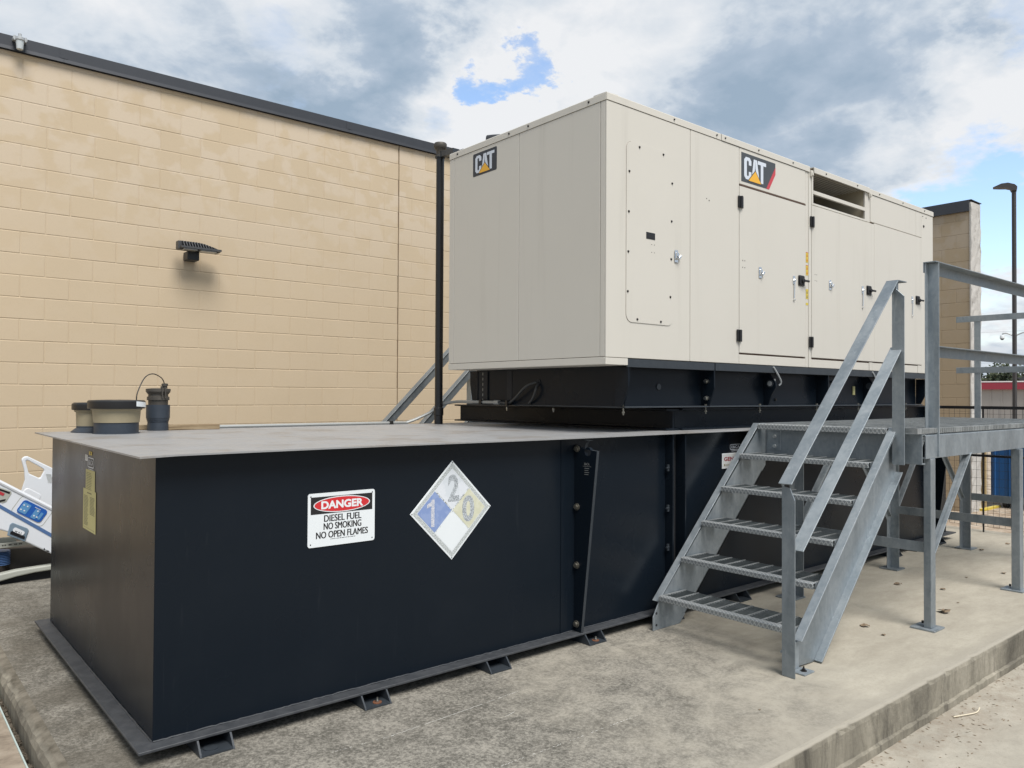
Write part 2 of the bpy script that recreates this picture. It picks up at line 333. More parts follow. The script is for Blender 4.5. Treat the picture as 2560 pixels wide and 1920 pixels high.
def speckle(name, a, b, scale=160, lo=.46, hi=.54):
    t = MT(name, rough=.5); t.set('Base Color', t.mix(t.rng(t.noise(scale, 3, .6), lo, hi), a, b)); return t.m
M['spk_grey'] = speckle('flaked_grey', (.30, .32, .32), (.60, .64, .64), 220)
M['spk_digit'] = speckle('flaked_digit', (.24, .26, .28), (.50, .54, .57))
M['spk_one'] = speckle('flaked_white_digit', (.62, .62, .66), (.38, .42, .52))
M['faded_white'] = speckle('faded_white', (.60, .64, .68), (.66, .69, .73), 12)
M['faded_blue'] = speckle('faded_blue', (.21, .29, .52), (.25, .33, .55), 20)
M['faded_yellow'] = speckle('faded_yellow', (.58, .58, .44), (.62, .62, .49), 20)
M['logo_black'] = simple('logo_charcoal', (.030, .034, .042), .4)
M['logo_grey'] = simple('logo_charcoal_faded', (.055, .062, .068), .45)
M['logo_white'] = simple('logo_white', (.60, .65, .72), .4, var=.03)
M['logo_yellow'] = simple('logo_yellow', (.75, .40, .035), .4, var=.05)
M['logo_red'] = simple('logo_red', (.50, .05, .065), .4)
M['lab_yellow'] = simple('label_pale_yellow', (.50, .47, .22), .6, var=.06)
M['lab_line'] = simple('label_print_grey', (.18, .17, .10), .7)
M['warn_yellow'] = simple('warning_yellow', (.60, .46, .06), .5)
M['warn_red'] = simple('warning_orange', (.50, .12, .03), .5)
M['cap_tan'] = simple('tan_plastic', (.30, .255, .165), .55, var=.12, scale=20)
M['cap_navy'] = simple('dull_navy_collar', (.03, .04, .055), .5, var=.3, scale=15)
M['bronze'] = simple('weathered_bronze', (.075, .068, .058), .55, .3, var=.25, scale=30)
M['wood'] = None
t = MT('weathered_timber', rough=.85); t.set('Base Color', t.ramp(t.noise(4, 8, .7, t.map((1, 14, 22))), [(.35, (.13, .09, .05)), (.5, (.26, .19, .11)), (.65, (.36, .28, .18))])); M['wood'] = t.m
M['conduit'] = simple('grey_conduit', (.36, .37, .36), .45, .4)
M['flex'] = simple('dark_flex_conduit', (.04, .042, .043), .45)
M['bed_white'] = simple('bed_white_plastic', (.66, .69, .73), .38, var=.05, scale=5)
M['bed_blue'] = simple('bed_stripe_blue', (.075, .145, .30), .45)
M['bed_panel'] = simple('bed_control_blue', (.02, .10, .38), .35)
M['bed_pad'] = simple('bed_button_blue', (.10, .26, .48), .4)
M['bed_grey'] = simple('bed_grey_blue', (.16, .22, .28), .5)
M['bed_frame'] = simple('bed_frame_cream', (.36, .37, .33), .5, var=.12)
M['bed_brown'] = simple('bed_brown_pan', (.05, .043, .035), .7)
M['bed_red'] = simple('bed_red_tag', (.40, .03, .04), .5)
M['lamp_grey'] = simple('dark_lamp_metal', (.07, .072, .075), .45, .3)
M['lamp_fin'] = simple('near_black_metal', (.014, .015, .018), .45)
M['lens'] = simple('lamp_lens', (.36, .36, .34), .25)
M['pale_metal'] = simple('pale_cast_metal', (.42, .44, .45), .5, .3, var=.15, scale=25)
M['glass'] = simple('frosted_glass', (.50, .54, .55), .15)
M['pole'] = simple('bronze_pole', (.045, .042, .042), .5, var=.1)
M['fence'] = simple('black_fence', (.012, .012, .014), .5)
M['store'] = None
t = MT('ribbed_metal_wall', rough=.6); t.set('Base Color', t.mix(t.noise(3, 3), (.34, .32, .295), (.38, .36, .335))); M['store'] = t.m
M['red_roof'] = simple('red_fascia', (.22, .018, .03), .5, var=.1)
M['white_trim'] = simple('white_trim', (.85, .83, .82), .5, var=0)
M['roof'] = simple('grey_shingle', (.08, .085, .09), .9)
M['pale_wall'] = simple('pale_siding', (.55, .56, .54), .8)
M['leaf'] = None
t = MT('foliage', rough=.8, spec=.2); t.set('Base Color', t.ramp(t.noise(.9, 5), [(.35, (.025, .036, .022)), (.5, (.055, .07, .04)), (.68, (.11, .115, .07))])); M['leaf'] = t.m
M['bark'] = simple('bark', (.09, .07, .05), .9)
M['dry_leaf'] = simple('dry_leaf', (.22, .165, .11), .9, var=.3)
M['straw'] = simple('cream_straw', (.6, .53, .4), .6)
M['car_white'] = simple('white_car_paint', (.75, .77, .78), .2, var=.02)
M['car_dark'] = simple('dark_car_paint', (.03, .033, .036), .2, var=.02)
M['car_glass'] = simple('car_glass', (.05, .065, .08), .08)
M['tyre'] = simple('tyre_rubber', (.02, .02, .02), .8)
M['blue_bin'] = simple('blue_container_paint', (.012, .09, .27), .5, var=.15, scale=3)
M['chalk'] = simple('chalk_white', (.62, .61, .57), .9)
M['cable'] = simple('black_cable', (.02, .02, .02), .6)

# ================================================================ lettering
def text_polys(s, bold=0.0, spacing=1.0):
    cu = bpy.data.curves.new('txt', 'FONT'); cu.body = s; cu.size = 1; cu.offset = bold; cu.space_character = spacing; cu.resolution_u = 5
    o = bpy.data.objects.new('txt', cu); sc.collection.objects.link(o); bpy.context.view_layer.update()
    ev = o.evaluated_get(bpy.context.evaluated_depsgraph_get()); me = ev.to_mesh()
    v = [tuple(p.co) for p in me.vertices]; f = [tuple(p.vertices) for p in me.polygons]; ev.to_mesh_clear()
    bpy.data.objects.remove(o); bpy.data.curves.remove(cu)
    x0 = min(p[0] for p in v); x1 = max(p[0] for p in v); y0 = min(p[1] for p in v); y1 = max(p[1] for p in v)
    return [((p[0] - x0) / (x1 - x0), (p[1] - y0) / (y1 - y0)) for p in v], f
class Plane:      # u right, v up, n outwards
    def __init__(s, o, u, v, n): s.o = Vector(o); s.u = Vector(u); s.v = Vector(v); s.n = Vector(n)
    def p(s, a, b, h): return s.o + s.u * a + s.v * b + s.n * h
    def text(s, mb, txt, a0, a1, b0, b1, h, bold=.0, sp=1.0):
        v, f = text_polys(txt, bold, sp); return mb.add([s.p(a0 + (a1 - a0) * x, b0 + (b1 - b0) * y, h) for x, y in v], f)
    def poly(s, mb, pts, h, th=0.0):
        if th: 
            n = len(pts); P = [s.p(a, b, h - th) for a, b in pts] + [s.p(a, b, h) for a, b in pts]
            return mb.add(P, [tuple(range(n - 1, -1, -1)), tuple(range(n, 2 * n))] + [(i, (i + 1) % n, n + (i + 1) % n, n + i) for i in range(n)])
        return mb.sheet([s.p(a, b, h) for a, b in pts])
    def rect(s, mb, a0, a1, b0, b1, h, th=0.0): return s.poly(mb, [(a0, b0), (a1, b0), (a1, b1), (a0, b1)], h, th)
def rrect(a0, a1, b0, b1, r, n=5):
    o = []
    for cx, cy, t0 in ((a1 - r, b0 + r, -90), (a1 - r, b1 - r, 0), (a0 + r, b1 - r, 90), (a0 + r, b0 + r, 180)):
        for i in range(n + 1): t = R_(t0 + 90 * i / n); o.append((cx + r * math.cos(t), cy + r * math.sin(t)))
    return o
def ellipse(cx, cy, rx, ry, n=40): return [(cx + rx * math.cos(2 * math.pi * i / n), cy + ry * math.sin(2 * math.pi * i / n)) for i in range(n)]
def ringpoly(mb, pl, outer, inner, h):
    n = len(outer); P = [pl.p(a, b, h) for a, b in outer] + [pl.p(a, b, h) for a, b in inner]
    mb.add(P, [(i, (i + 1) % n, n + (i + 1) % n, n + i) for i in range(n)])
FRONT = lambda x, z, y: Plane((x, y, z), (1, 0, 0), (0, 0, 1), (0, -1, 0))     # faces -Y
ENDP = lambda yleft, z, x: Plane((x, yleft, z), (0, -1, 0), (0, 0, 1), (-1, 0, 0))  # faces -X, u runs towards -Y

# ================================================================ setting: ground, pad, paving
PZ = -.07; GZ = -.275
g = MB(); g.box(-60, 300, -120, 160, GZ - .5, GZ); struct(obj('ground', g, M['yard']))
def jit(a): return random.uniform(-a, a)
# pad top as a flat sheet on a solid block; long front edge and left edge are worn profiles
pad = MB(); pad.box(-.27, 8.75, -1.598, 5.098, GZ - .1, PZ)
po = struct(obj('concrete_pad', pad, M['pad']))
ed = MB()
prof = [(-1.598, PZ - .0006), (-1.611, PZ - .003), (-1.621, PZ - .011), (-1.625, PZ - .03), (-1.625, GZ + .042), (-1.640, GZ + .036), (-1.640, GZ - .05), (-1.598, GZ - .05)]
xs = [-.33 + .045 * i for i in range(int(9.1 / .045))]; rows = []
wob = 0
for x in xs:
    wob = wob * .8 + jit(.0012); chip = random.random() < .07
    rows.append([(x, y + (wob + jit(.0015) if 0 < k < 6 else 0) + (.008 if chip and k in (1, 2) else 0), z + (jit(.0016) + (-.004 if chip else 0) if 0 < k < 4 else (jit(.004) if k in (4, 5) else 0))) for k, (y, z) in enumerate(prof)])
n = len(prof); V = [p for r in rows for p in r]; F = [(i * n + k, i * n + (k + 1) % n, (i + 1) * n + (k + 1) % n, (i + 1) * n + k) for i in range(len(rows) - 1) for k in range(n)]
F += [tuple(range(n)), tuple(range((len(rows) - 1) * n, len(rows) * n))]
ed.add(V, F); struct(obj('pad_front_edge', ed, M['padside'], po))
el = MB(); prof = [(-.27, PZ - .0006), (-.300, PZ - .005), (-.322, PZ - .022), (-.332, PZ - .05), (-.334, GZ - .05), (-.27, GZ - .05)]
ys = [-1.56 + .045 * i for i in range(int(6.64 / .045) + 1)]; rows = []
for y in ys:
    wob = wob * .8 + jit(.0025); chip = random.random() < .15
    rows.append([(x + (wob if 0 < k < 5 else 0) + (.008 if chip and k in (1, 2) else 0), y, z + (jit(.0015) + (-.004 if chip else 0) if 0 < k < 4 else 0)) for k, (x, z) in enumerate(prof)])
n = len(prof); V = [p for r in rows for p in r]; F = [(i * n + k, i * n + (k + 1) % n, (i + 1) * n + (k + 1) % n, (i + 1) * n + k) for i in range(len(rows) - 1) for k in range(n)]
el.add(V, F + [tuple(range(n)), tuple(range((len(rows) - 1) * n, len(rows) * n))]); struct(obj('pad_left_edge', el, M['padside'], po))
pv = MB(); pv.box(-7, -.366, -1.2, 5.098, GZ - .1, -.175); struct(obj('paving', pv, M['paving']))
js = MB(); js.box(-.366, -.360, -1.2, 5.09, GZ - .1, -.169); struct(obj('paving_edge_strip', js, M['joint_strip'], bpy.data.objects['paving']))
gv = MB(); nx = 90
for i in range(nx):          # crumbly debris in the joint
    y0 = -1.2 + 6.2 * i / nx; y1 = y0 + 6.2 / nx
    z0 = -.205 + jit(.012)
    gv.hexa([(-.360, y0, GZ), (-.332, y0, GZ), (-.332, y1, GZ), (-.360, y1, GZ), (-.360, y0, z0), (-.332, y0, z0 + jit(.01)), (-.332, y1, z0 + jit(.01)), (-.360, y1, z0)])
for i in range(260):
    y = random.uniform(-1, 4); x = random.uniform(-.358, -.336); r = random.uniform(.003, .008); z = -.198 + jit(.006)
    gv.hexa([(x - r, y - r, z - r), (x + r, y - r * .6, z - r), (x + r * .7, y + r, z - r), (x - r, y + r, z - r), (x - r * .5, y - r * .6, z + r), (x + r * .5, y - r * .5, z + r * .7), (x + r * .4, y + r * .5, z + r), (x - r * .6, y + r * .4, z + r * .8)])
go = obj('joint_gravel', gv, M['dirt']); go['kind'] = 'stuff'; go['label'] = 'crumbly gravel and dirt in the joint beside the pad'; go['category'] = 'gravel'

# ================================================================ block building
def block_wall(mb, tlist, mapf, x0, x1, z0, zc, ztop, joff, skipjoint=None, bw=.4064, bh=.2027):
    """blocks with real mortar grooves; mapf(u, z, depth) -> xyz; zc = a course line"""
    gw, gd, bv = .0035, .003, .003
    k0 = math.ceil((z0 - zc) / bh) - 1; k1 = math.floor((ztop - zc) / bh)
    for k in range(k0, k1 + 1):
        a = max(z0, zc + k * bh); b = min(ztop, zc + (k + 1) * bh)
        if b - a < .01: continue
        off = joff + (bw / 2 if k % 2 else 0); j0 = math.floor((x0 - off) / bw)
        x = off + j0 * bw
        while x < x1:
            segs = [(max(x, x0), min(x + bw, x1))]
            if skipjoint and segs[0][0] < skipjoint < segs[0][1]: segs = [(segs[0][0], skipjoint - .003), (skipjoint + .003, segs[0][1])]
            for u0, u1 in segs:
                if u1 - u0 < .02: continue
                t_ = random.random() ** 1.6; q = jit(.0006)
                P = [mapf(u0, a, -gd), mapf(u1, a, -gd), mapf(u1, b, -gd), mapf(u0, b, -gd),
                     mapf(u0 + gw, a + gw, -gd), mapf(u1 - gw, a + gw, -gd), mapf(u1 - gw, b - gw, -gd), mapf(u0 + gw, b - gw, -gd),
                     mapf(u0 + gw + bv, a + gw + bv, q), mapf(u1 - gw - bv, a + gw + bv, q), mapf(u1 - gw - bv, b - gw - bv, q), mapf(u0 + gw + bv, b - gw - bv, q)]
                mb.add(P, [(0, 1, 5, 4), (1, 2, 6, 5), (2, 3, 7, 6), (3, 0, 4, 7), (4, 5, 9, 8), (5, 6, 10, 9), (6, 7, 11, 10), (7, 4, 8, 11), (8, 9, 10, 11)])
                tlist += [t_] * 9
            x += bw
bld = thing('block_building', (5, 5.1, GZ), 'long building wall of painted tan concrete blocks with dark metal coping', 'building')
core = MB(); core.box(-9, 11.95, 5.112, 22, GZ - .1, 4.56); obj('wall_core', core, M['block'], bld)
bw_ = MB(); tl = []
block_wall(bw_, tl, lambda u, z, d: (u, 5.104 - d, z), -9, 11.6, GZ - .05, 4.323 - .2027 * 20, 4.565, .211, 4.286); bw_.tint = tl
# top row joint phase: row index 20 is even -> joints at offset
me_w = obj('block_wall', bw_, M['block'], bld)
cj = MB(); cj.box(4.2835, 4.2885, 5.099, 5.113, GZ, 4.56); obj('control_joint', cj, simple('joint_sealant_brown', (.21, .15, .095), .8), bld)
cp = MB()
cjs = [-9, -6.6, -3.0, .538, 3.56, 7.2, 10.8, 12.0]
for i in range(len(cjs) - 1):
    a, b = cjs[i] + .001, cjs[i + 1] - .001
    cp.prism([(5.075, 4.585), (5.066, 4.560), (5.058, 4.560), (5.062, 4.592), (5.062, 4.690), (5.30, 4.675), (5.30, 4.560), (5.10, 4.560), (5.10, 4.585)], 0, a, b)
    if 0 < i: cp.box(a - .035, a + .035, 5.0595, 5.07, 4.597, 4.688)
obj('coping', cp, M['coping'], bld)
# return wall
rw = thing('return_wall', (11.8, 3, GZ), 'freestanding block wall end with dark coping behind the generator', 'wall')
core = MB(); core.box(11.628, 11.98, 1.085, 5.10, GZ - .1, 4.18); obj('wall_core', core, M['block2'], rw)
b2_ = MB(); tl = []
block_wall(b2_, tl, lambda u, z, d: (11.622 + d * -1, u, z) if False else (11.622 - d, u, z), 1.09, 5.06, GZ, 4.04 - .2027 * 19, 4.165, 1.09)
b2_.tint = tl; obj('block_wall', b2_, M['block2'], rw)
ew = MB(); zz0 = GZ; cols = 5
nz_ = 46
for i in range(nz_):
    a = GZ + (4.30 - GZ) * i / nz_; b = GZ + (4.30 - GZ) * (i + 1) / nz_
    if i == 0: prev = [1.078 + jit(.008) for _ in range(cols + 1)]; px_ = jit(.012)
    cur = [1.078 + jit(.008) for _ in range(cols + 1)]; cx_ = jit(.012)
    for k in range(cols):
        xa = 11.612 + .37 * k / cols; xb = 11.612 + .37 * (k + 1) / cols
        ra = px_ if k == cols - 1 else 0; rb = cx_ if k == cols - 1 else 0
        ew.sheet([(xa, prev[k], a), (xb + ra, prev[k + 1], a), (xb + rb, cur[k + 1], b), (xa, cur[k], b)])
    ew.sheet([(11.612, prev[0], a), (11.612, cur[0], b), (11.612, 1.10, b), (11.612, 1.10, a)])
    ew.sheet([(11.982 + px_, prev[cols], a), (11.982 + cx_, cur[cols], b), (11.98, 1.10, b), (11.98, 1.10, a)])
    prev = cur; px_ = cx_
obj('white_end_face', ew, M['stucco'], rw)
cp = MB(); cp.box(11.585, 12.02, 1.10, 5.0, 4.178, 4.325); cp.box(11.578, 11.60, 1.10, 5.0, 4.165, 4.195)
obj('coping', cp, M['coping'], rw)
ct = MB(); ct.box(11.60, 12.0, 1.07, 5.0, 4.3255, 4.335); obj('coping_top', ct, M['coping'], rw)
# wall lamp
wl = thing('wall_lamp', (1.76, 5.08, 2.9), 'dark finned wall pack lamp on the tan block wall', 'lamp')
f_ = MB(); yb, yf = 5.095, 4.86
topz = lambda x: 2.972 - .062 * max(0, (x - 1.74) / .24) ** 1.8
sec = [(1.555 + .425 * i / 14) for i in range(15)]
up = [(x, topz(x)) for x in sec]; 
f_.prism([(1.555, 2.885)] + up + [(1.985, 2.895), (1.95, 2.885)], 1, 4.90, 4.985)
obj('housing', f_, M['lamp_grey'], wl, .004)
fn = MB()
for i in range(13):
    x = 1.60 + .0275 * i; fn.hexa([(x, 4.845, 2.915), (x + .006, 4.845, 2.915), (x + .006, 4.91, 2.915), (x, 4.91, 2.915), (x - .01, 4.87, topz(x) - .004), (x - .004, 4.87, topz(x) - .004), (x - .004, 4.91, topz(x)), (x - .01, 4.91, topz(x))])
fn.box(1.57, 1.975, 4.842, 4.90, 2.895, 2.915)
obj('cooling_fins', fn, M['lamp_grey'], wl)
dkk = MB(); dkk.prism([(1.59, 2.915), (1.59, 2.958), (1.75, 2.96), (1.90, 2.94), (1.965, 2.918)], 1, 4.885, 4.899); obj('fin_recess', dkk, M['lamp_fin'], wl)
for a, b in ((1.60, 1.735), (1.77, 1.93)):
    q = MB(); q.box(a, b, 4.855, 4.94, 2.881, 2.8945); obj('lens', q, M['lens'], wl, .003)
bx = MB(); bx.box(1.665, 1.785, 4.955, 5.097, 2.795, 2.8845); obj('mounting_box', bx, M['lamp_fin'], wl, .006)
# jar lamp at the coping
jl = thing('roof_edge_lamp', (.17, 5.04, 4.56), 'small pale vaporproof jar lamp clipped to the roof coping', 'lamp')
q = MB(); q.lathe((.17, 5.00, 4.555), [(.018, 0), (.027, .004), (.034, .075), (.034, .085)], 20); obj('glass_jar', q, M['glass'], jl, smooth=True)
q = MB(); q.lathe((.17, 5.00, 4.64), [(.036, -.004), (.042, 0), (.042, .022), (.03, .03), (.014, .034), (.014, .06), (.006, .065)], 20)
q.box(.115, .14, 4.985, 5.06, 4.64, 4.665); q.box(.20, .226, 4.985, 5.06, 4.64, 4.665); q.cyl((.128, 4.99, 4.63), (.128, 4.99, 4.672), .009); q.cyl((.213, 4.99, 4.63), (.213, 4.99, 4.672), .009)
obj('socket', q, M['pale_metal'], jl, smooth=True)

# ================================================================ fuel tank (two bolted sections)
tank = thing('fuel_tank', (3.9, 1.1, PZ), 'long navy steel diesel tank bolted to the concrete pad under the generator', 'fuel tank')
H = 1.156
s1 = MB(); s1.box(0, 3.24, 0, 2.18, 0, H); obj('tank_body', s1, M['navy'], tank, .003)
s2 = MB(); s2.box(3.385, 7.86, 0, 2.18, 0, H); obj('tank_body', s2, M['navy'], tank, .003)
for x in (3.24, 3.372):      # bolted end flanges
    q = MB(); q.box(x, x + .013, -.062, 2.24, .0, H - .002); obj('end_flange', q, M['navy'], tank, .0015)
q = MB(); q.box(3.2535, 3.3715, .02, 2.16, 0, H - .004); obj('joint_filler', q, M['interior'], tank)
for z in (.93, .66, .40, .14):
    q = MB(); q.box(3.222, 3.2395, -.034, -.024, z - .022, z + .022); q.cyl((3.212, -.03, z), (3.2395, -.03, z), .007, 6); obj('clamp', q, M['navy_edge'], tank)
# lids with a slightly drooping near edge
q = MB(); n_ = 24
for i in range(n_):
    x0 = -.083 + (3.366 + .083) * i / n_; x1 = -.083 + (3.366 + .083) * (i + 1) / n_
    dz = lambda x: .0015 * math.sin(x * 2.1) - (.004 if x < -.05 else 0)
    q.hexa([(x0, -.083, H + .0005 + dz(x0)), (x1, -.083, H + .0005 + dz(x1)), (x1, 2.264, H + .0005), (x0, 2.264, H + .0005), (x0, -.083, H + .008 + dz(x0)), (x1, -.083, H + .008 + dz(x1)), (x1, 2.264, H + .008), (x0, 2.264, H + .008)])
obj('lid', q, M['lid'], tank)
q = MB(); q.box(3.369, 7.94, -.083, 2.264, H + .0005, H + .008); obj('lid', q, M['lid'], tank, .001)
for x0, x1 in ((-.072, 3.36), (3.364, 7.93)):
    q = MB(); q.box(x0, x1, -.072, 2.25, -.0125, -.0005); obj('bottom_flange', q, M['flange'], tank, .002)
# weld bead
pts = []; x = .0
while x < 3.2: pts.append((x, -.004 + jit(.0012), .002 + jit(.0015))); x += .018
q = MB(); q.tube(pts, .0035, 5)
q.tube([(-.004 + jit(.001), y * .03, .002 + jit(.001)) for y in range(0, 72)], .0035, 5); obj('weld_bead', q, M['flange'], tank)
# feet
fx = [.15, .905, 1.656, 2.402, 3.155, 3.94, 4.69, 5.44, 6.42, 6.86, 7.42]
for i, x in enumerate(fx):
    q = MB(); w_ = .143
    for xa in (x, x + w_ - .008):
        q.prism([(-.074, -.013), (2.2, -.013), (2.2, -.0685), (-.118, -.0685), (-.112, -.058)], 0, xa, xa + .008)
    q.box(x + .008, x + w_ - .008, -.117, 2.2, -.0685, -.061); o = obj('foot', q, M['navy_edge'], tank)
    if i in (1, 3, 6, 8):
        b = MB(); b.lathe((x + .085, -.080, -.061), [(.022, 0), (.022, .003), (.0, .0035)], 16); obj('washer', b, M['rust'], o)
        b = MB(); b.cyl((x + .085, -.080, -.058), (x + .085, -.080, -.048), .010, 6); b.cyl((x + .085, -.080, -.05), (x + .085, -.080, -.036), .0055, 8); obj('bolt', b, M['steel'], o)
    elif i == 0:
        b = MB(); b.cyl((x + .06, -.066, -.061), (x + .06, -.066, -.057), .03, 20); obj('washer', b, M['navy_edge'], o)
# lifting plates
def lift_plate(x):
    out_ = [(-.002, .002), (-.064, .002), (-.188, 1.085)] + [(-.140 + .050 * math.cos(t), 1.096 + .05 * math.sin(t)) for t in [R_(-5 + 12 * i) for i in range(9)]] + [(-.045, 1.146), (-.002, 1.146)]
    q = MB(); hc = (-.115, 1.078); hr = .026; n = 20
    hole = [(hc[0] + hr * math.cos(2 * math.pi * i / n), hc[1] + hr * math.sin(2 * math.pi * i / n)) for i in range(n)]
    # plate with a hole: resample outline by angle around hole centre
    import itertools
    def rayhit(t):
        best = None
        for i in range(len(out_)):
            (y1, z1), (y2, z2) = out_[i], out_[(i + 1) % len(out_)]
            dx, dz = math.cos(t), math.sin(t); ex, ez = y2 - y1, z2 - z1; den = dx * ez - dz * ex
            if abs(den) < 1e-9: continue
            a = ((y1 - hc[0]) * ez - (z1 - hc[1]) * ex) / den; b = ((y1 - hc[0]) * dz - (z1 - hc[1]) * dx) / den
            if a > 0 and -1e-6 <= b <= 1 + 1e-6 and (best is None or a < best): best = a
        return (hc[0] + best * math.cos(t), hc[1] + best * math.sin(t))
    angs = sorted({round(math.atan2(z - hc[1], y - hc[0]) % (2 * math.pi), 5) for y, z in out_} | {round(2 * math.pi * i / n, 5) for i in range(n)})
    inner = [(hc[0] + hr * math.cos(t), hc[1] + hr * math.sin(t)) for t in angs]; outer = [rayhit(t) for t in angs]; k = len(angs)
    P = [(x, *p) for p in inner] + [(x, *p) for p in outer] + [(x + .022, *p) for p in inner] + [(x + .022, *p) for p in outer]
    Fs = []
    for i in range(k):
        j = (i + 1) % k
        Fs += [(i, j, k + j, k + i), (2 * k + i, 3 * k + i, 3 * k + j, 2 * k + j), (k + i, k + j, 3 * k + j, 3 * k + i), (i, 2 * k + i, 2 * k + j, j)]
    q.add(P, Fs); lp = obj('lifting_plate', q, M['navy'], tank)
    ee = MB(); oo = [p for p in out_[1:]][:-1]
    for i in range(len(oo) - 1):
        (a1, b1), (a2, b2) = oo[i], oo[i + 1]; ee.add([(x + .001, a1 - .0006, b1 + .0004), (x + .021, a1 - .0006, b1 + .0004), (x + .021, a2 - .0006, b2 + .0004), (x + .001, a2 - .0006, b2 + .0004)], [(0, 1, 2, 3)])
    obj('lit_edge', ee, M['navy_edge'], lp)  # lighter sheet paints in the sky light along the plate's outer edge
    for z in (1.092, .744, .396, .046):
        b = MB(); b.cyl((x - .006, -.028, z), (x - .0003, -.028, z), .021, 16); b.cyl((x - .018, -.028, z), (x - .006, -.028, z), .014, 6); b.cyl((x - .012, -.028, z), (x + .04, -.028, z), .008, 8); b.cyl((x + .0223, -.028, z), (x + .036, -.028, z), .014, 6); obj('bolt', b, M['bolt'], lp)
    pl = ENDP(-.075, .90, x - .0006)
    b = MB(); pl.text(b, 'E&CA', .012, .055, .098, .112, 0, .01)
    for k_ in range(4): pl.rect(b, .014, .052 - .006 * (k_ % 2), .078 - k_ * .012, .081 - k_ * .012, 0)
    pl.rect(b, .0, .07, .09, .0915, 0); obj('stamped_marking', b, M['conduit'], lp)
    a = MB(); a.box(x - .11, x - .001, -.004, -.0005, .004, 1.145); obj('backing_strip', a, M['navy'], lp)
lift_plate(2.378); lift_plate(7.47)
# side stickers
pl = ENDP(1.297, 0, -.0012)
def lines(mb, pl, a0, a1, b_top, n, dz, h=.0006, th=.003, rag=.25):
    for i in range(n):
        pl.rect(mb, a0, a1 - random.random() * rag * (a1 - a0), b_top - i * dz - th, b_top - i * dz, h)
q = MB(); pl.rect(q, .05, .255, .895, 1.01, .0006, .0006); lb = obj('label', q, M['lab_yellow'], tank)
q = MB(); lines(q, pl, .065, .20, .995, 11, .0085, .0009); obj('label_print', q, M['lab_line'], lb)
q = MB(); pl.rect(q, 0, .284, .694, .906, .0012, .0006); lb = obj('label', q, M['lab_yellow'], tank)
q = MB(); pl.rect(q, .09, .19, .886, .892, .0015); lines(q, pl, .02, .125, .872, 22, .0072, .0015, .0035); lines(q, pl, .155, .265, .872, 13, .0072, .0015, .0035); pl.rect(q, .02, .26, .705, .7065, .0015); obj('label_print', q, M['lab_line'], lb)
q = MB(); pl.poly(q, rrect(.03, .085, 1.053, 1.084, .003), .0004, .0004); lb = obj('label', q, M['white_sign'], tank); q = MB(); lines(q, pl, .04, .075, 1.080, 4, .006, .0008, .0025, .1); obj('label_print', q, M['lab_line'], lb)
q = MB(); pl.rect(q, .117, .183, 1.088, 1.106, .0004, .0004); lb = obj('label', q, M['warn_yellow'], tank); q = MB(); pl.rect(q, .14, .16, 1.092, 1.102, .0008); obj('label_print', q, M['lab_line'], lb)
def eca(pl, a0, a1, b0, b1):
    q = MB(); r = (b1 - b0) * .38; t_ = (b1 - b0) * .09
    o_ = rrect(a0, a1, b0, b1, r); i_ = rrect(a0 + t_, a1 - t_, b0 + t_, b1 - t_, r - t_); ringpoly(q, pl, o_, i_, .0004)
    pl.text(q, 'E&CA', a0 + (a1 - a0) * .14, a0 + (a1 - a0) * .86, b0 + (b1 - b0) * .27, b0 + (b1 - b0) * .75, .0004, .0, 1.1)
    pl.rect(q, a0 + .02, a1 - .01, b0 - .010, b0 - .007, .0004); obj('maker_mark', q, M['logo_white'], tank)
eca(pl, .088, .232, 1.022, 1.075)
eca(FRONT(0, 0, -.0008), 3.978, 4.118, 1.017, 1.058)
# filler caps and vents on the lid (fixed to the tank)
LZ = H + .008
q = MB(); q.lathe((.285, 1.85, LZ), [(.132, 0), (.132, .004), (.124, .006), (.124, .068)], 40); sp = obj('spill_container', q, M['cap_navy'], tank, smooth=True)
q = MB(); q.lathe((.285, 1.85, LZ), [(.128, .068), (.134, .140), (.142, .146), (.142, .152)], 40); obj('collar', q, M['cap_tan'], sp, smooth=True)
q = MB(); q.lathe((.285, 1.85, LZ), [(.157, .152), (.160, .158), (.160, .196), (.152, .203), (.06, .206), (.0, .206)], 40); cpo = obj('cap', q, M['black'], sp, smooth=True)
q = MB(); n = 8
for i in range(n):
    t0 = R_(-62 + 42 * i / n * 1.0); t1 = R_(-62 + 42 * (i + 1) / n)
    z0 = .167 - .008 * i / n; z1 = .167 - .008 * (i + 1) / n
    q.sheet([(.285 + .1615 * math.cos(t0), 1.85 + .1615 * math.sin(t0), LZ + z0), (.285 + .1615 * math.cos(t1), 1.85 + .1615 * math.sin(t1), LZ + z1), (.285 + .1615 * math.cos(t1), 1.85 + .1615 * math.sin(t1), LZ + z1 + .030), (.285 + .1615 * math.cos(t0), 1.85 + .1615 * math.sin(t0), LZ + z0 + .030)])
obj('cap_sticker', q, M['white_sign'], cpo)
q = MB(); q.lathe((.20, 2.10, LZ), [(.115, 0), (.115, .006), (.085, .03), (.085, .04)], 32); sp = obj('spill_container', q, M['cap_navy'], tank, smooth=True)
q = MB(); q.lathe((.20, 2.10, LZ), [(.085, .04), (.088, .125), (.098, .13), (.098, .14)], 32); obj('collar', q, M['cap_tan'], sp, smooth=True)
q = MB(); q.lathe((.20, 2.10, LZ), [(.110, .14), (.112, .145), (.112, .176), (.10, .186), (.0, .188)], 32); obj('cap', q, M['black'], sp, smooth=True)
tx, ty = .60, 2.12
q = MB(); q.lathe((tx, ty, LZ), [(.066, 0), (.064, .056)], 28); tr = obj('riser_pipe', q, M['cap_navy'], tank, smooth=True)
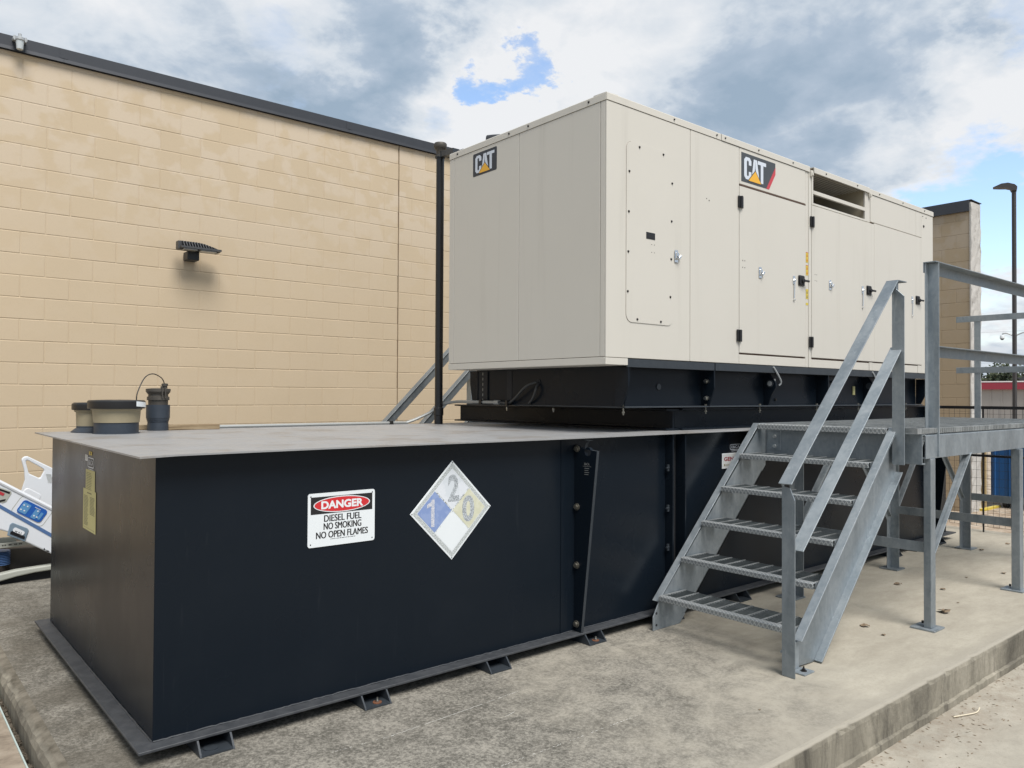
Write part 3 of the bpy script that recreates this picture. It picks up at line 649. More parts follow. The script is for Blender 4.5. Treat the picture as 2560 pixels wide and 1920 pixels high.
q = MB(); q.lathe((tx, ty, LZ), [(.060, .056), (.067, .060), (.067, .068), (.069, .070), (.071, .082), (.073, .084), (.0735, .170)], 28); obj('coupling', q, M['cap_navy'], tr, smooth=True)
q = MB(); q.lathe((tx, ty, LZ), [(.060, .170), (.061, .200), (.069, .202), (.069, .222), (.061, .226), (.061, .246)], 28); obj('neck', q, M['bronze'], tr, smooth=True)
q = MB(); q.lathe((tx, ty, LZ), [(.063, .240), (.076, .258), (.076, .276), (.04, .280), (.0, .28)], 28)
for s in (-1, 1):   # latch lever
    q.bar((tx + .01 * s + .015, ty - .072, LZ + .215), (tx + .01 * s + .012, ty - .078, LZ + .285), (1, 0, 0), .008, .010)
q.bar((tx + .0, ty - .07, LZ + .285), (tx + .02, ty - .02, LZ + .288), (0, 0, 1), .012, .012); q.cyl((tx + .035, ty - .02, LZ + .28), (tx + .035, ty - .02, LZ + .312), .016, 6); q.cyl((tx + .035, ty - .02, LZ + .295), (tx + .035, ty - .02, LZ + .31), .02, 12)
obj('latched_cap', q, M['bronze'], tr, smooth=True)
q = MB(); q.tube(spline([(.41, 1.90, LZ + .19), (.415, 1.90, LZ + .25), (.47, 1.95, LZ + .345), (.54, 2.02, LZ + .372), (.61, 2.08, LZ + .345), (.635, 2.10, LZ + .30)], 8), .0035, 6); obj('sensor_cable', q, M['cable'], tr, smooth=True)
# signs
ds = thing('danger_sign', (.837, -.001, .70), 'white rectangular danger sign about diesel fuel with red oval heading', 'sign')
pl = FRONT(.662, .700, -.004)
q = MB(); pl.poly(q, rrect(0, .350, 0, .249, .012), .0, .003); obj('plate', q, M['white_sign'], ds)
q = MB(); pl.rect(q, .014, .336, .152, .232, .0006); b = obj('header_panel', q, M['sign_black'], ds)
q = MB(); pl.poly(q, ellipse(.175, .192, .148, .0375), .0009); obj('oval_border', q, M['white_sign'], ds)
q = MB(); pl.poly(q, ellipse(.175, .192, .143, .0335), .0012); obj('oval', q, M['sign_red'], ds)
q = MB(); pl.text(q, 'DANGER', .066, .286, .173, .211, .0015, .04); obj('heading', q, M['white_sign'], ds)
q = MB(); 
for k_, sh in enumerate((-.0011, -.0004, .0004, .0011)):
    for w_, a_, b_, c_, d_ in (('DIESEL FUEL', .082, .276, .114, .145), ('NO SMOKING', .080, .276, .077, .108), ('NO OPEN FLAMES', .042, .312, .038, .069)): pl.text(q, w_, a_ + sh, b_ + sh, c_, d_, .0006 + .0001 * k_, .0)
x = .115
while x < .24: wv = random.uniform(.003, .012); pl.rect(q, x, x + wv, .030, .0325, .0006); x += wv + .0025
obj('wording', q, M['sign_black'], ds)
q = MB()
for a, b in ((.014, .235), (.336, .235), (.014, .014), (.336, .014)): pl.poly(q, ellipse(a, b, .0032, .0032, 12), .0008)
obj('screw', q, M['screw'], ds)
dm = thing('hazard_diamond_sign', (1.475, -.001, .54), 'weathered diamond hazard sign with faded blue and yellow quarters', 'sign')
pl = FRONT(1.476, .803, -.004); hw = .261
dia = lambda cx, cy, r: [(cx, cy - r), (cx + r, cy), (cx, cy + r), (cx - r, cy)]
q = MB(); pl.poly(q, dia(0, 0, hw), 0, .003); obj('plate', q, M['white_sign'], dm, .001)
q = MB(); ringpoly(q, pl, dia(0, 0, hw - .013), dia(0, 0, hw - .040), .0005); obj('flaked_border', q, M['spk_grey'], dm)
r = (hw - .040) / 2
for nm, cx, cy, mt in (('top_quarter', 0, r, 'faded_white'), ('left_quarter', -r, 0, 'faded_blue'), ('right_quarter', r, 0, 'faded_yellow'), ('bottom_quarter', 0, -r, 'white_sign')):
    q = MB(); pl.poly(q, dia(cx, cy, r - .0035), .0008); obj(nm, q, M[mt], dm)
q = MB()
for k in range(140):   # flaking dots along the quarter joints
    s = random.random(); a = r * (2 * s - 1); sg = random.choice((-1, 1)); cx, cy = (a, a * sg) if True else 0
    if cy < -0.01 and random.random() < .85: continue
    d_ = random.uniform(.0015, .004); pl.poly(q, ellipse(cx + jit(.004), cy + jit(.004), d_, d_ * random.uniform(.5, 1), 6), .0011)
obj('flaking', q, M['spk_grey'], dm)
q = MB(); pl.text(q, '2', -.028, .044, .045, .187, .0012, .035); obj('numeral', q, M['spk_digit'], dm)
q = MB(); pl.poly(q, [(-.133, -.076), (-.112, -.076), (-.112, .066), (-.128, .066), (-.133, .054)], .0012); pl.poly(q, [(-.133, .054), (-.158, .040), (-.158, .022), (-.133, .032)], .0012); obj('numeral', q, M['spk_one'], dm)
q = MB(); pl.text(q, '0', .066, .146, -.070, .070, .0012, .035); obj('numeral', q, M['spk_digit'], dm)
q = MB()
for a, b in ((0, .25), (0, -.25), (.25, 0), (-.25, 0)): pl.poly(q, ellipse(a, b, .003, .003, 10), .0009)
obj('screw', q, M['screw'], dm)
gs = thing('generator_number_sign', (3.98, -.001, .885), 'small white sign with red GEN lettering half hidden behind the stair', 'sign')
pl = FRONT(3.878, .885, -.004)
q = MB(); pl.rect(q, 0, .30, 0, .110, 0, .003); obj('plate', q, M['white_sign'], gs)
q = MB(); pl.rect(q, .006, .294, .006, .104, .0004); obj('inner_face', q, simple('sign_grey_white', (.56, .58, .58), .4), gs)
q = MB(); pl.text(q, 'GEN-', .022, .160, .053, .083, .0008, .035); obj('wording', q, simple('dark_red_print', (.22, .005, .02), .5), gs)
q = MB(); pl.rect(q, .022, .038, .017, .032, .0008)
for i in range(9): pl.rect(q, .046 + i * .011, .052 + i * .011, .019, .030, .0008)
obj('small_print', q, M['lab_line'], gs)
# timber offcut, vent stack, conduit
q = MB(); q.bar((.66, 2.14, LZ + .018), (1.0, 2.14, LZ + .018), (0, 1, 0), .09, .036); tag(obj('timber_offcut', q, M['wood'], None, .002), 'short weathered timber offcut lying on the tank lid beside the vent', 'timber')
q = MB(); q.bar((.48, 2.24, LZ + .017), (.70, 2.24, LZ + .017), (0, 1, 0), .06, .034); tag(obj('timber_offcut', q, M['wood'], None, .002), 'stub of wood lying between the round cap and the upright vent', 'timber')
vp = thing('vent_stack', (2.841, 2.10, LZ), 'tall black vertical vent pipe standing on the tank lid', 'pipe')
q = MB(); q.lathe((2.841, 2.10, LZ), [(.0335, .10), (.0335, 2.28)], 24); obj('pipe', q, M['black'], vp, smooth=True)
q = MB(); q.lathe((2.841, 2.10, LZ), [(.036, 0), (.036, .07), (.041, .075), (.041, .135), (.037, .14)], 24); obj('base_coupling', q, M['black'], vp, smooth=True)
q = MB(); q.lathe((2.841, 2.10, LZ), [(.045, 2.265), (.045, 2.275), (.034, 2.28), (.034, 2.318), (.046, 2.335), (.054, 2.345), (.056, 2.375), (.050, 2.385), (0, 2.388)], 24); obj('vent_cap', q, M['bronze'], vp, smooth=True)
q = MB(); q.hexa([(2.82, 2.07, 3.425), (2.865, 2.09, 3.425), (2.78, 1.74, 3.352), (2.715, 1.74, 3.352), (2.82, 2.07, 3.475), (2.865, 2.09, 3.475), (2.78, 1.74, 3.40), (2.715, 1.74, 3.40)])
q.box(2.712, 2.79, 1.60, 1.76, 3.352, 3.358); q.cyl((2.841, 2.10, 3.42), (2.841, 2.10, 3.445), .042, 20); obj('bracket', q, M['navy_edge'], vp)

q = MB(); q.tube(spline([(1.03, 2.235, LZ + .012), (1.6, 2.235, LZ + .012), (2.50, 2.235, LZ + .012), (2.62, 2.23, LZ + .016), (2.80, 2.18, 1.255), (2.88, 2.10, 1.325), (2.925, 1.98, 1.352), (2.925, 1.80, 1.354), (2.925, 1.60, 1.354), (2.925, 1.43, 1.354)], 6), .0125, 8)
cdt = obj('conduit', q, M['conduit'], None, smooth=True); tag(cdt, 'pale grey electrical conduit running along the lid and up to the generator base', 'conduit')
q = MB(); q.cyl((2.925, 1.45, 1.354), (2.925, 1.39, 1.354), .018, 12); obj('fitting', q, M['conduit'], cdt, smooth=True)
q = MB(); q.tube(spline([(2.925, 1.40, 1.354), (2.925, 1.30, 1.350), (2.922, 1.24, 1.362), (2.915, 1.16, 1.405), (2.905, 1.09, 1.452), (2.905, 1.02, 1.488), (2.93, .975, 1.505), (2.955, .97, 1.507)], 6), .0095, 8); obj('flexible_end', q, M['flex'], cdt, smooth=True)
q = MB(); q.tube(spline([(2.955, .965, 1.505), (2.925, .955, 1.47), (2.92, .97, 1.42), (2.93, 1.01, 1.375), (2.945, 1.06, 1.35)], 6), .0095, 8); obj('cable_loop', q, M['flex'], cdt, smooth=True)
for bx0, bx1, by0, by1, bz0_, bz1_ in ((2.44, 2.47, 2.215, 2.255, LZ, LZ + .028), (2.905, 2.95, 1.60, 1.63, 1.336, 1.372), (2.905, 2.95, 1.27, 1.295, 1.33, 1.37)):
    q = MB(); q.box(bx0, bx1, by0, by1, bz0_, bz1_); obj('clip', q, M['screw'], cdt)

# ================================================================ generator
gen = thing('generator', (5.2, .9, 1.165), 'large cream diesel generator enclosure on a navy skid above the tank', 'generator')
GX0, GX1, GY0, GY1, GB, GT = 2.707, 7.67, .05, 1.77, 1.611, 3.352
def ibeamY(x, y0, y1, z0, z1, fw=.15):
    q = MB(); q.prism([(x - fw / 2, z0), (x + fw / 2, z0), (x + fw / 2, z0 + .011), (x + .006, z0 + .016), (x + .006, z1 - .016), (x + fw / 2, z1 - .011), (x + fw / 2, z1), (x - fw / 2, z1), (x - fw / 2, z1 - .011), (x - .006, z1 - .016), (x - .006, z0 + .016), (x - fw / 2, z0 + .011)], 1, y0, y1); return q
def ibeamX(y, x0, x1, z0, z1, fw=.15):
    q = MB(); q.prism([(y - fw / 2, z0), (y + fw / 2, z0), (y + fw / 2, z0 + .011), (y + .006, z0 + .016), (y + .006, z1 - .016), (y + fw / 2, z1 - .011), (y + fw / 2, z1), (y - fw / 2, z1), (y - fw / 2, z1 - .011), (y - .006, z1 - .016), (y - .006, z0 + .016), (y - fw / 2, z0 + .011)], 0, x0, x1); return q
B0, B1 = LZ + .001, 1.318
obj('support_beam', ibeamY(3.53, .165, 2.72, B0, B1), M['navy'], gen)
obj('support_beam', ibeamY(7.93, .10, 2.72, B0, B1), M['navy'], gen)
obj('support_beam', ibeamX(.225, 3.61, 7.85, B0 + .0005, B1 + .004, .16), M['navy'], gen)
obj('support_beam', ibeamX(1.70, 3.61, 7.85, B0 + .0005, B1 - .0005), M['navy'], gen)
q = MB(); q.box(7.86, 7.99, .35, .47, 1.32, 1.42); q.cyl((7.84, .41, 1.37), (7.87, .41, 1.37), .018, 12); obj('junction_box', q, M['bronze'], gen, .004)
# base rail: recessed web, bottom flange, top cap, gusset plates
RB, RT = 1.330, 1.600
q = MB(); q.box(2.97, 7.53, .170, 1.74, RB + .010, GB + .03); obj('base_frame', q, M['navy'], gen)
q = MB(); q.box(2.955, 7.55, .105, 1.86, RB - .001, RB + .0095); obj('bottom_rail_flange', q, M['navy_edge'], gen, .002)
q = MB(); q.prism([(.156, RB + .0105), (.045, RB + .0105), (.045, 1.47), (.004, 1.62), (.156, 1.62)], 0, 2.925, 2.935)
# end plate facing -X, chamfered at both sides
q = MB(); q.prism([(.165, RB + .0105), (1.775, RB + .0105), (1.81, 1.50), (1.81, 1.607), (.072, 1.607), (.078, 1.50), (.117, RB + .0105)], 0, 2.955, 2.967)
ep = obj('end_plate', q, M['navy'], gen)
q = MB()
for y in (1.57, 1.70): q.box(2.9445, 2.9545, y - .004, y + .004, RB + .02, 1.60)
q.box(2.9525, 2.9545, 1.574, 1.696, RB + .02, 1.60); obj('recessed_strip', q, M['interior'], ep)
q = MB(); q.box(2.9520, 2.9546, 1.27, 1.33, RB + .02, 1.60); obj('dark_reflection_strip', q, M['interior'], ep)  # flat dark strip paints in a reflection on the end plate
q = MB(); q.cyl((2.950, .965, 1.507), (2.9546, .965, 1.507), .026, 16); obj('cable_hole', q, M['interior'], ep)
q = MB()
for i in range(6): q.box(2.951, 2.9524, 1.632, 1.638, 1.36 + i * .042, 1.382 + i * .042)
obj('slot', q, M['conduit'], ep)
q = MB(); q.prism([(GY0 + .002, GB - .012), (GY0 + .002, GB + .040), (GY0 + .010, GB + .0445), (.17, GB + .0445), (.17, GB + .03), (GY0 + .014, GB + .03), (GY0 + .014, GB - .012)], 0, 2.916, 3.862); obj('top_cap', q, M['navy_edge'], gen)
q = MB(); q.prism([(GY0 - .001, GB - .012), (GY0 - .001, GB + .040), (GY0 + .010, GB + .0445), (.17, GB + .0445), (.17, GB + .03), (GY0 + .014, GB + .03), (GY0 + .014, GB - .012)], 0, 3.870, 7.60); obj('top_cap', q, M['navy_edge'], gen)
def gusset(x, th, y_top, y_bot, hole=False, mat='navy'):
    q = MB()
    if hole: pts = [(.169, RB + .0105), (y_bot, RB + .0105), (.10, 1.42)] + [(.105 - .045 * math.cos(R_(a)), 1.50 + .05 * math.sin(R_(a))) for a in range(-30, 61, 15)] + [(.12, 1.598), (.169, 1.598)]
    else: pts = [(.169, RB + .0105), (y_bot, RB + .0105), (y_top, 1.47), (y_top, 1.598), (.169, 1.598)]
    q.prism(pts, 0, x, x + th); return obj('gusset_plate', q, M[mat], gen)
g1 = gusset(3.862, .012, .056, .10)
for z in (1.52, 1.395):
    q = MB(); q.cyl((3.842, .115, z), (3.8615, .115, z), .017, 16); q.cyl((3.83, .115, z), (3.843, .115, z), .013, 6)
    obj('bolt', q, M['steel'], g1)
gusset(2.925, .010, .056, .11)
g2 = gusset(4.69, .016, .07, .13, True)
q = MB(); q.cyl((4.684, .110, 1.515), (4.6895, .110, 1.515), .030, 20); obj('eye_ring', q, M['navy_edge'], g2, smooth=True)
q = MB(); q.cyl((4.6825, .110, 1.515), (4.6838, .110, 1.515), .020, 20); obj('eye_hole', q, M['pale_metal'], g2, smooth=True)
gusset(5.52, .012, .06, .11); g3 = gusset(6.38, .016, .07, .13, True)
q = MB(); q.cyl((6.372, .110, 1.515), (6.3795, .110, 1.515), .030, 20); obj('eye_ring', q, M['navy_edge'], g3, smooth=True)
gusset(7.535, .012, .056, .12)
for xx in (4.86, 5.86):
    for z in (1.49, 1.385): q = MB(); q.cyl((xx, .158, z), (xx, .1695, z), .011, 8); obj('bolt', q, M['screw'], gen)
    q = MB(); q.cyl((xx - .05, .14, 1.545), (xx - .05, .1695, 1.545), .012, 8); obj('bolt', q, M['steel'], gen)
for xx in (2.96, 3.86, 4.57, 5.45, 6.20, 7.2):
    q = MB(); q.cyl((xx, .128, RB + .0096), (xx, .128, RB + .022), .010, 6); q.cyl((xx, .128, B1 - .024), (xx, .128, B1 - .012), .010, 6); q.cyl((xx, .128, B1 - .036), (xx, .128, B1 + .015), .005, 8); obj('bolt', q, M['bolt'], gen)
for y_ in (1.95, 1.35):
    q = MB(); q.cyl((3.47, y_, B1 + .001), (3.47, y_, B1 + .016), .012, 6); q.cyl((3.47, y_, B1 - .03), (3.47, y_, B1 - .012), .010, 6); q.cyl((3.47, y_, B1 - .045), (3.47, y_, B1 + .01), .006, 6); obj('bolt', q, M['steel'], gen)
for x in (4.655, 6.33):
    q = MB(); q.tube(spline([(x - .02, .046, 1.645), (x + .03, .04, 1.59), (x + .09, .045, 1.53), (x + .085, .06, 1.50)], 5), .007, 8); obj('drain_hose', q, M['pale_metal'], gen, smooth=True)
q = MB(); q.box(5.62, 5.70, .160, .1695, 1.40, 1.49); lb = obj('label', q, M['lab_yellow'], gen)
q = MB(); FRONT(5.62, 1.40, .1595).rect(q, .02, .06, .02, .07, 0); obj('label_print', q, M['lab_line'], lb)
q = MB(); q.box(6.17, 6.205, .160, .1695, 1.43, 1.51); obj('label', q, M['lab_yellow'], gen)
q = MB(); q.cyl((3.37, .163, 1.475), (3.37, .1695, 1.475), .022, 16); obj('plug', q, M['navy_edge'], gen)
# enclosure core and skins
q = MB()
q.box(GX0 + .012, 5.236, GY0 + .014, GY1 - .012, GB + .003, GT - .006); q.box(6.19, GX1 - .012, GY0 + .014, GY1 - .012, GB + .003, GT - .006)
q.box(5.236, 6.19, GY0 + .014, GY1 - .012, GB + .003, 3.05); q.box(5.236, 6.19, .62, GY1 - .012, 3.05, GT - .006)
obj('inner_shell', q, M['seam'], gen)
q = MB(); q.box(5.10, 6.32, .0645, .63, 3.3465, 3.3515); obj('recess_roof', q, M['tan_inner'], gen)
def panel(name, x0, x1, z0, z1, y=GY0, th=.014, bev=.0025, mat='cream', parent=gen, label=None):
    q = MB(); q.box(x0, x1, y, y + th - .0004, z0, z1); o = obj(name, q, M[mat], parent, bev)
    if label: o['label'] = label
    return o
Gp = .0022; TB = 3.303
panel('side_panel', GX0, 3.570 - Gp, 1.657, TB - Gp); panel('side_panel', 3.570 + Gp, 4.170 - Gp, 1.657, TB - Gp)
panel('header_panel', 4.170 + Gp, 5.128 - Gp, 3.024, TB - Gp); d1 = panel('access_door', 4.170 + Gp, 5.128 - Gp, 1.741, 3.010, GY0 - .002, .016)
panel('sill_panel', 4.170 + Gp, 5.128 - Gp, 1.657, 1.728)
q = MB(); q.box(4.172, 5.126, GY0 - .004, GY0 + .012, 3.0115, 3.0185); obj('drip_strip', q, M['seam'], gen)
panel('door_post', 5.134, 5.178, 1.657, TB + .02, GY0 + .004, .010); panel('door_post', 5.181, 5.222, 1.657, TB + .02, GY0, .014)
d2 = panel('access_door', 5.226, 6.355 - .0012, 1.741, 3.030, GY0 - .003, .017); d3 = panel('access_door', 6.355 + .0012, 7.392, 1.741, 3.040, GY0 - .003, .017)
panel('sill_panel', 5.226, 6.255, 1.657, 1.726, GY0 + .003, .011); panel('door_post', 6.262, 6.325, 1.657, 1.733, GY0 + .001, .013); panel('sill_panel', 6.332, 7.30, 1.657, 1.730, GY0 + .003, .011)
panel('header_panel', 6.285, 7.262 - Gp, 3.046, TB - Gp); panel('corner_panel', 7.396, GX1, 1.657, TB - Gp); panel('header_panel', 7.262 + Gp, 7.392, 3.046, TB - Gp); panel('sill_panel', 7.304, 7.392, 1.657, 1.735)
panel('louvre_post', 6.196, 6.236, 3.036, TB + .02); panel('louvre_post', 6.240, 6.281, 3.036, TB + .02, GY0 + .004, .010)
# louvre opening
q = MB(); q.box(5.226, 5.250, GY0 - .002, GY0 + .0135, 3.034, TB + .01); q.box(6.172, 6.193, GY0 - .002, GY0 + .0135, 3.034, TB + .01)
q.box(5.2505, 6.1715, GY0 - .003, GY0 + .018, 3.128, 3.160); q.box(5.2505, 6.1715, GY0 - .002, GY0 + .0135, 3.034, 3.052); lo = obj('air_inlet', q, M['cream'], gen, .0015)
for xa_, xb_ in ((6.175, 6.1895), (5.2365, 5.248)): q = MB(); q.box(xa_, xb_, .065, .62, 3.052, 3.346); obj('side_cheek', q, M['tan_inner'], lo)
q = MB(); q.box(5.2485, 6.1745, .60, .6195, 3.052, 3.345); q.box(5.2485, 6.1745, .065, .60, 3.0505, 3.056); obj('dark_back', q, M['interior'], lo)
q = MB()
for i in range(17): q.box(5.25, 6.17, .075 + .030 * i, .079 + .030 * i, 3.320, 3.324)
for i in range(31): q.box(5.255 + .030 * i, 5.258 + .030 * i, .07, .59, 3.3245, 3.327)
obj('top_mesh', q, M['cream'], lo)
q = MB()
for i in range(34): q.box(5.26 + .018 * i, 5.263 + .018 * i, .20, .203, 3.058, 3.13)
for i in range(5): q.box(5.255, 5.87, .2035, .2065, 3.062 + .015 * i, 3.065 + .015 * i)
q.box(5.87, 5.885, .19, .21, 3.056, 3.13); obj('coil_guard', q, simple('blue_black_mesh', (.03, .042, .06), .4), lo)
# roof trim, bottom trim
def trim(x0, x1, y, name='roof_trim'):
    q = MB(); q.prism([(y, TB), (y, GT - .006), (y + .006, GT), (y + .12, GT + .004), (y + .12, GT - .004), (y + .008, GT - .006), (y + .007, TB)], 0, x0, x1); return obj(name, q, M['cream'], gen)
trim(GX0 - .002, 3.930, GY0 - .004); trim(3.936, 5.190, GY0 - .006); trim(5.236, 6.232, GY0 - .020); trim(6.262, GX1 + .004, GY0 - .006)
q = MB(); q.box(GX0 + .1, GX1 - .1, GY0 + .1, GY1 - .1, GT - .0055, GT + .003); obj('roof', q, M['cream'], gen)
q = MB()
for x in (5.20, 6.245): q.box(x - .006, x + .028, GY0 - .016, GY0 - .0005, 3.268, 3.32); q.box(x, x + .02, GY0 - .024, GY0 - .016, 3.275, 3.30)
obj('trim_clip', q, M['cream'], gen, .002)
q = MB(); q.prism([(GX0 - .004, TB), (GX0 - .004, GT - .006), (GX0 + .002, GT + .0003), (GX0 + .11, GT + .0045), (GX0 + .11, GT - .004), (GX0 + .004, GT - .006), (GX0 + .003, TB)], 1, GY0 + .003, GY1); obj('roof_trim', q, M['cream'], gen)
q = MB(); q.prism([(GX0 - .003, TB - .0005), (GX0 - .003, TB - .030), (GX0 - .001, TB - .030), (GX0 - .001, TB - .0005)], 1, GY0, GY0 + .001)
q = MB(); q.box(GX0 - .003, GX0 + .208, GY0 - .001, GY0 + .012, GB - .001, GB + .043); obj('bottom_trim', q, M['cream'], gen, .0015)
q = MB(); q.box(GX0 - .003, GX0 + .0115, GY0 + .0125, GY1, GB, GB + .046); q.box(GX0, 2.95, GY0 + .0125, GY1 - .01, GB - .001, GB + .002); obj('bottom_trim', q, M['cream'], gen, .0015)
# end face panels
def epanel(name, y0, y1, z0, z1):
    q = MB(); q.box(GX0, GX0 + .0115, y0, y1, z0, z1); return obj(name, q, M['cream'], gen, .002)
epanel('corner_post', GY0 + .0145, .103, GB + .050, TB - Gp); epanel('end_panel', .1035 + Gp * 1.6, .909 - Gp * .8, GB + .050, TB - Gp); epanel('end_panel', .909 + Gp * .8, 1.706 - Gp * .7, GB + .050, TB - Gp); epanel('corner_post', 1.706 + Gp * .7, GY1, GB + .050, TB - Gp)
# far and rear skins
q = MB(); q.box(GX1 - .0115, GX1, GY0 + .0145, GY1, GB, TB - .001); q.box(GX0 + .012, GX1 - .012, GY1 - .0115, GY1, GB, TB - .001); obj('rear_skin', q, M['cream'], gen)
# screws
def screw(x, z, y, r=.009): q = MB(); q.cyl((x, y, z), (x, y - .006, z), r, 10, r * .6); obj('screw', q, M['screw'], gen, smooth=True)
for x, z in ((3.019, 3.059), (3.266, 3.059), (2.919, 2.881), (3.361, 2.878), (2.915, 2.616), (3.356, 2.615), (2.911, 2.353), (3.352, 2.353), (2.907, 2.092), (3.344, 2.091), (3.002, 1.915), (3.243, 1.914)): screw(x, z, GY0 - .004)
ap = MB(); ap.prism([(a, b) for a, b in rrect(2.893, 3.372, 1.893, 3.082, .055, 6)], 1, GY0 - .004, GY0 - .0005); apo = obj('access_cover', ap, M['cream'], gen)
rm = MB(); pl = FRONT(0, 0, GY0); ringpoly(rm, pl, rrect(2.8915, 3.3735, 1.8915, 3.0835, .0565, 6), rrect(2.8925, 3.3722, 1.8925, 3.0822, .0555, 6), .0003); obj('cover_gasket', rm, M['seam'], apo)
q = MB(); q.box(3.089, 3.179, GY0 - .0062, GY0 - .0042, 2.462, 2.506); obj('grip_slot_frame', q, M['black'], apo); q = MB(); q.box(3.096, 3.172, GY0 - .0068, GY0 - .0063, 2.468, 2.492); obj('grip_slot', q, M['interior'], apo)
for x in (3.38, 3.875, 3.98, 4.42, 4.92, 5.43, 5.99, 6.45, 6.95, 7.45): screw(x, 3.327, GY0 - (.021 if 5.2 < x < 6.2 else .007), .007)
for y in (1.66, 1.02, .806, .207):
    q = MB(); q.cyl((GX0 - .0045, y, 3.327), (GX0 - .010, y, 3.327), .009, 10, .006); obj('screw', q, M['screw'], gen, smooth=True)
screw(7.444, 3.168, GY0 - .0003, .016); screw(7.42, 3.268, GY0, .005); screw(7.50, 3.262, GY0, .005)
q = MB()
for cx, cz in ((3.16, 2.42), (4.225, 2.437), (5.29, 2.44)):
    for a in (-.014, .014):
        for b in (-.045, .008): q.cyl((cx + a, GY0 - .0045, cz + b), (cx + a, GY0 - .002, cz + b), .0035, 6)
q.cyl((3.76, GY0 + .003, 2.842), (3.76, GY0 - .0015, 2.842), .004, 6); q.cyl((3.79, GY0 + .003, 2.832), (3.79, GY0 - .0015, 2.832), .005, 6)
obj('rivet_hole', q, M['screw'], gen)
# hinges, latches, handles
def hinge(x, z):
    q = MB(); q.box(x - .030, x + .030, GY0 - .014, GY0 - .0035, z - .045, z + .045); q.cyl((x, GY0 - .017, z - .044), (x, GY0 - .017, z + .044), .011, 10)
    q.box(x - .026, x - .017, GY0 - .017, GY0 - .014, z - .035, z + .035); q.box(x + .017, x + .026, GY0 - .017, GY0 - .014, z - .035, z + .035); obj('hinge', q, M['black'], gen, .003)
for x, z in ((4.176, 2.883), (4.160, 1.869), (5.222, 2.886), (5.205, 1.870)): hinge(x, z)
def catch(x, z):
    q = MB(); y = GY0 - .0045
    q.box(x - .020, x + .016, y - .003, y, z - .045, z + .042); q.box(x - .012, x + .012, y - .016, y - .003, z - .018, z + .022); q.cyl((x + .016, y - .012, z - .012), (x + .034, y - .012, z + .004), .010, 10); q.cyl((x + .01, y - .022, z - .015), (x + .01, y - .004, z - .015), .010, 10); o = obj('hasp', q, M['chrome'], gen, .0015)
    q = MB(); q.box(x - .008, x + .010, y - .0175, y - .0162, z - .013, z - .002); obj('hasp_slot', q, M['interior'], o)
for x, z in ((3.409, 2.381), (4.447, 2.377), (5.528, 2.383)): catch(x, z)
def handle(x, z, wx):
    y = GY0 - .0035
    q = MB(); q.prism(rrect(x - .048, x + .048, z - .044, z + .044, .012, 4), 1, y - .006, y); o = obj('door_handle', q, M['black'], gen, .002)
    q = MB(); q.prism(rrect(x - .040, x + .022, z - .034, z + .036, .010, 4), 1, y - .0145, y - .0065); q.cyl((x + .0, y - .030, z - .002), (x + .0, y - .014, z - .002), .018, 14); q.box(x, x + .075, y - .036, y - .024, z - .010, z + .006); obj('paddle', q, M['interior'], o, .002)
    q = MB(); q.box(x - .040, x + .030, y - .0075, y - .0062, z - .042, z - .034); obj('paddle_lip', q, M['bronze'], o)
    q = MB(); q.box(wx - .016, wx + .014, y - .004, y, z - .040, z + .030); q.cyl((wx, y - .014, z - .008), (wx, y - .004, z - .008), .011, 12); q.bar((wx, y - .010, z - .01), (wx - .004, y - .006, z - .155), (1, 0, 0), .010, .004); q.cyl((wx - .012, y - .006, z - .168), (wx + .010, y - .006, z - .168), .006, 8); obj('hasp', q, M['chrome'], gen, .001)
handle(5.052, 2.372, 4.940); handle(6.240, 2.398, 6.118); handle(7.288, 2.394, 7.162)
# warning stickers
pl = FRONT(0, 0, GY0 + .0032)
def warn(z0, z1, top):
    q = MB(); pl.rect(q, 5.138, 5.176, z0, z1, 0.0006, .0006); o = obj('warning_sticker', q, M['warn_yellow'], gen)
    q = MB()
    if top: pl.rect(q, 5.138, 5.176, z1 - .006, z1, .0010)
    for k in (0, 1):
        zc = z0 + (z1 - z0) * (.28 + .44 * k); pl.poly(q, [(5.146, zc - .014), (5.168, zc - .014), (5.157, zc + .014)], .0010)
    obj('warning_symbol', q, M['warn_red'] if top else M['lab_line'], o)
warn(2.536, 2.622, True); warn(2.428, 2.514, True); warn(2.230, 2.312, False)
q = MB(); pl.rect(q, 5.138, 5.176, 2.178, 2.198, .0006, .0006); obj('warning_sticker', q, M['warn_yellow'], gen)
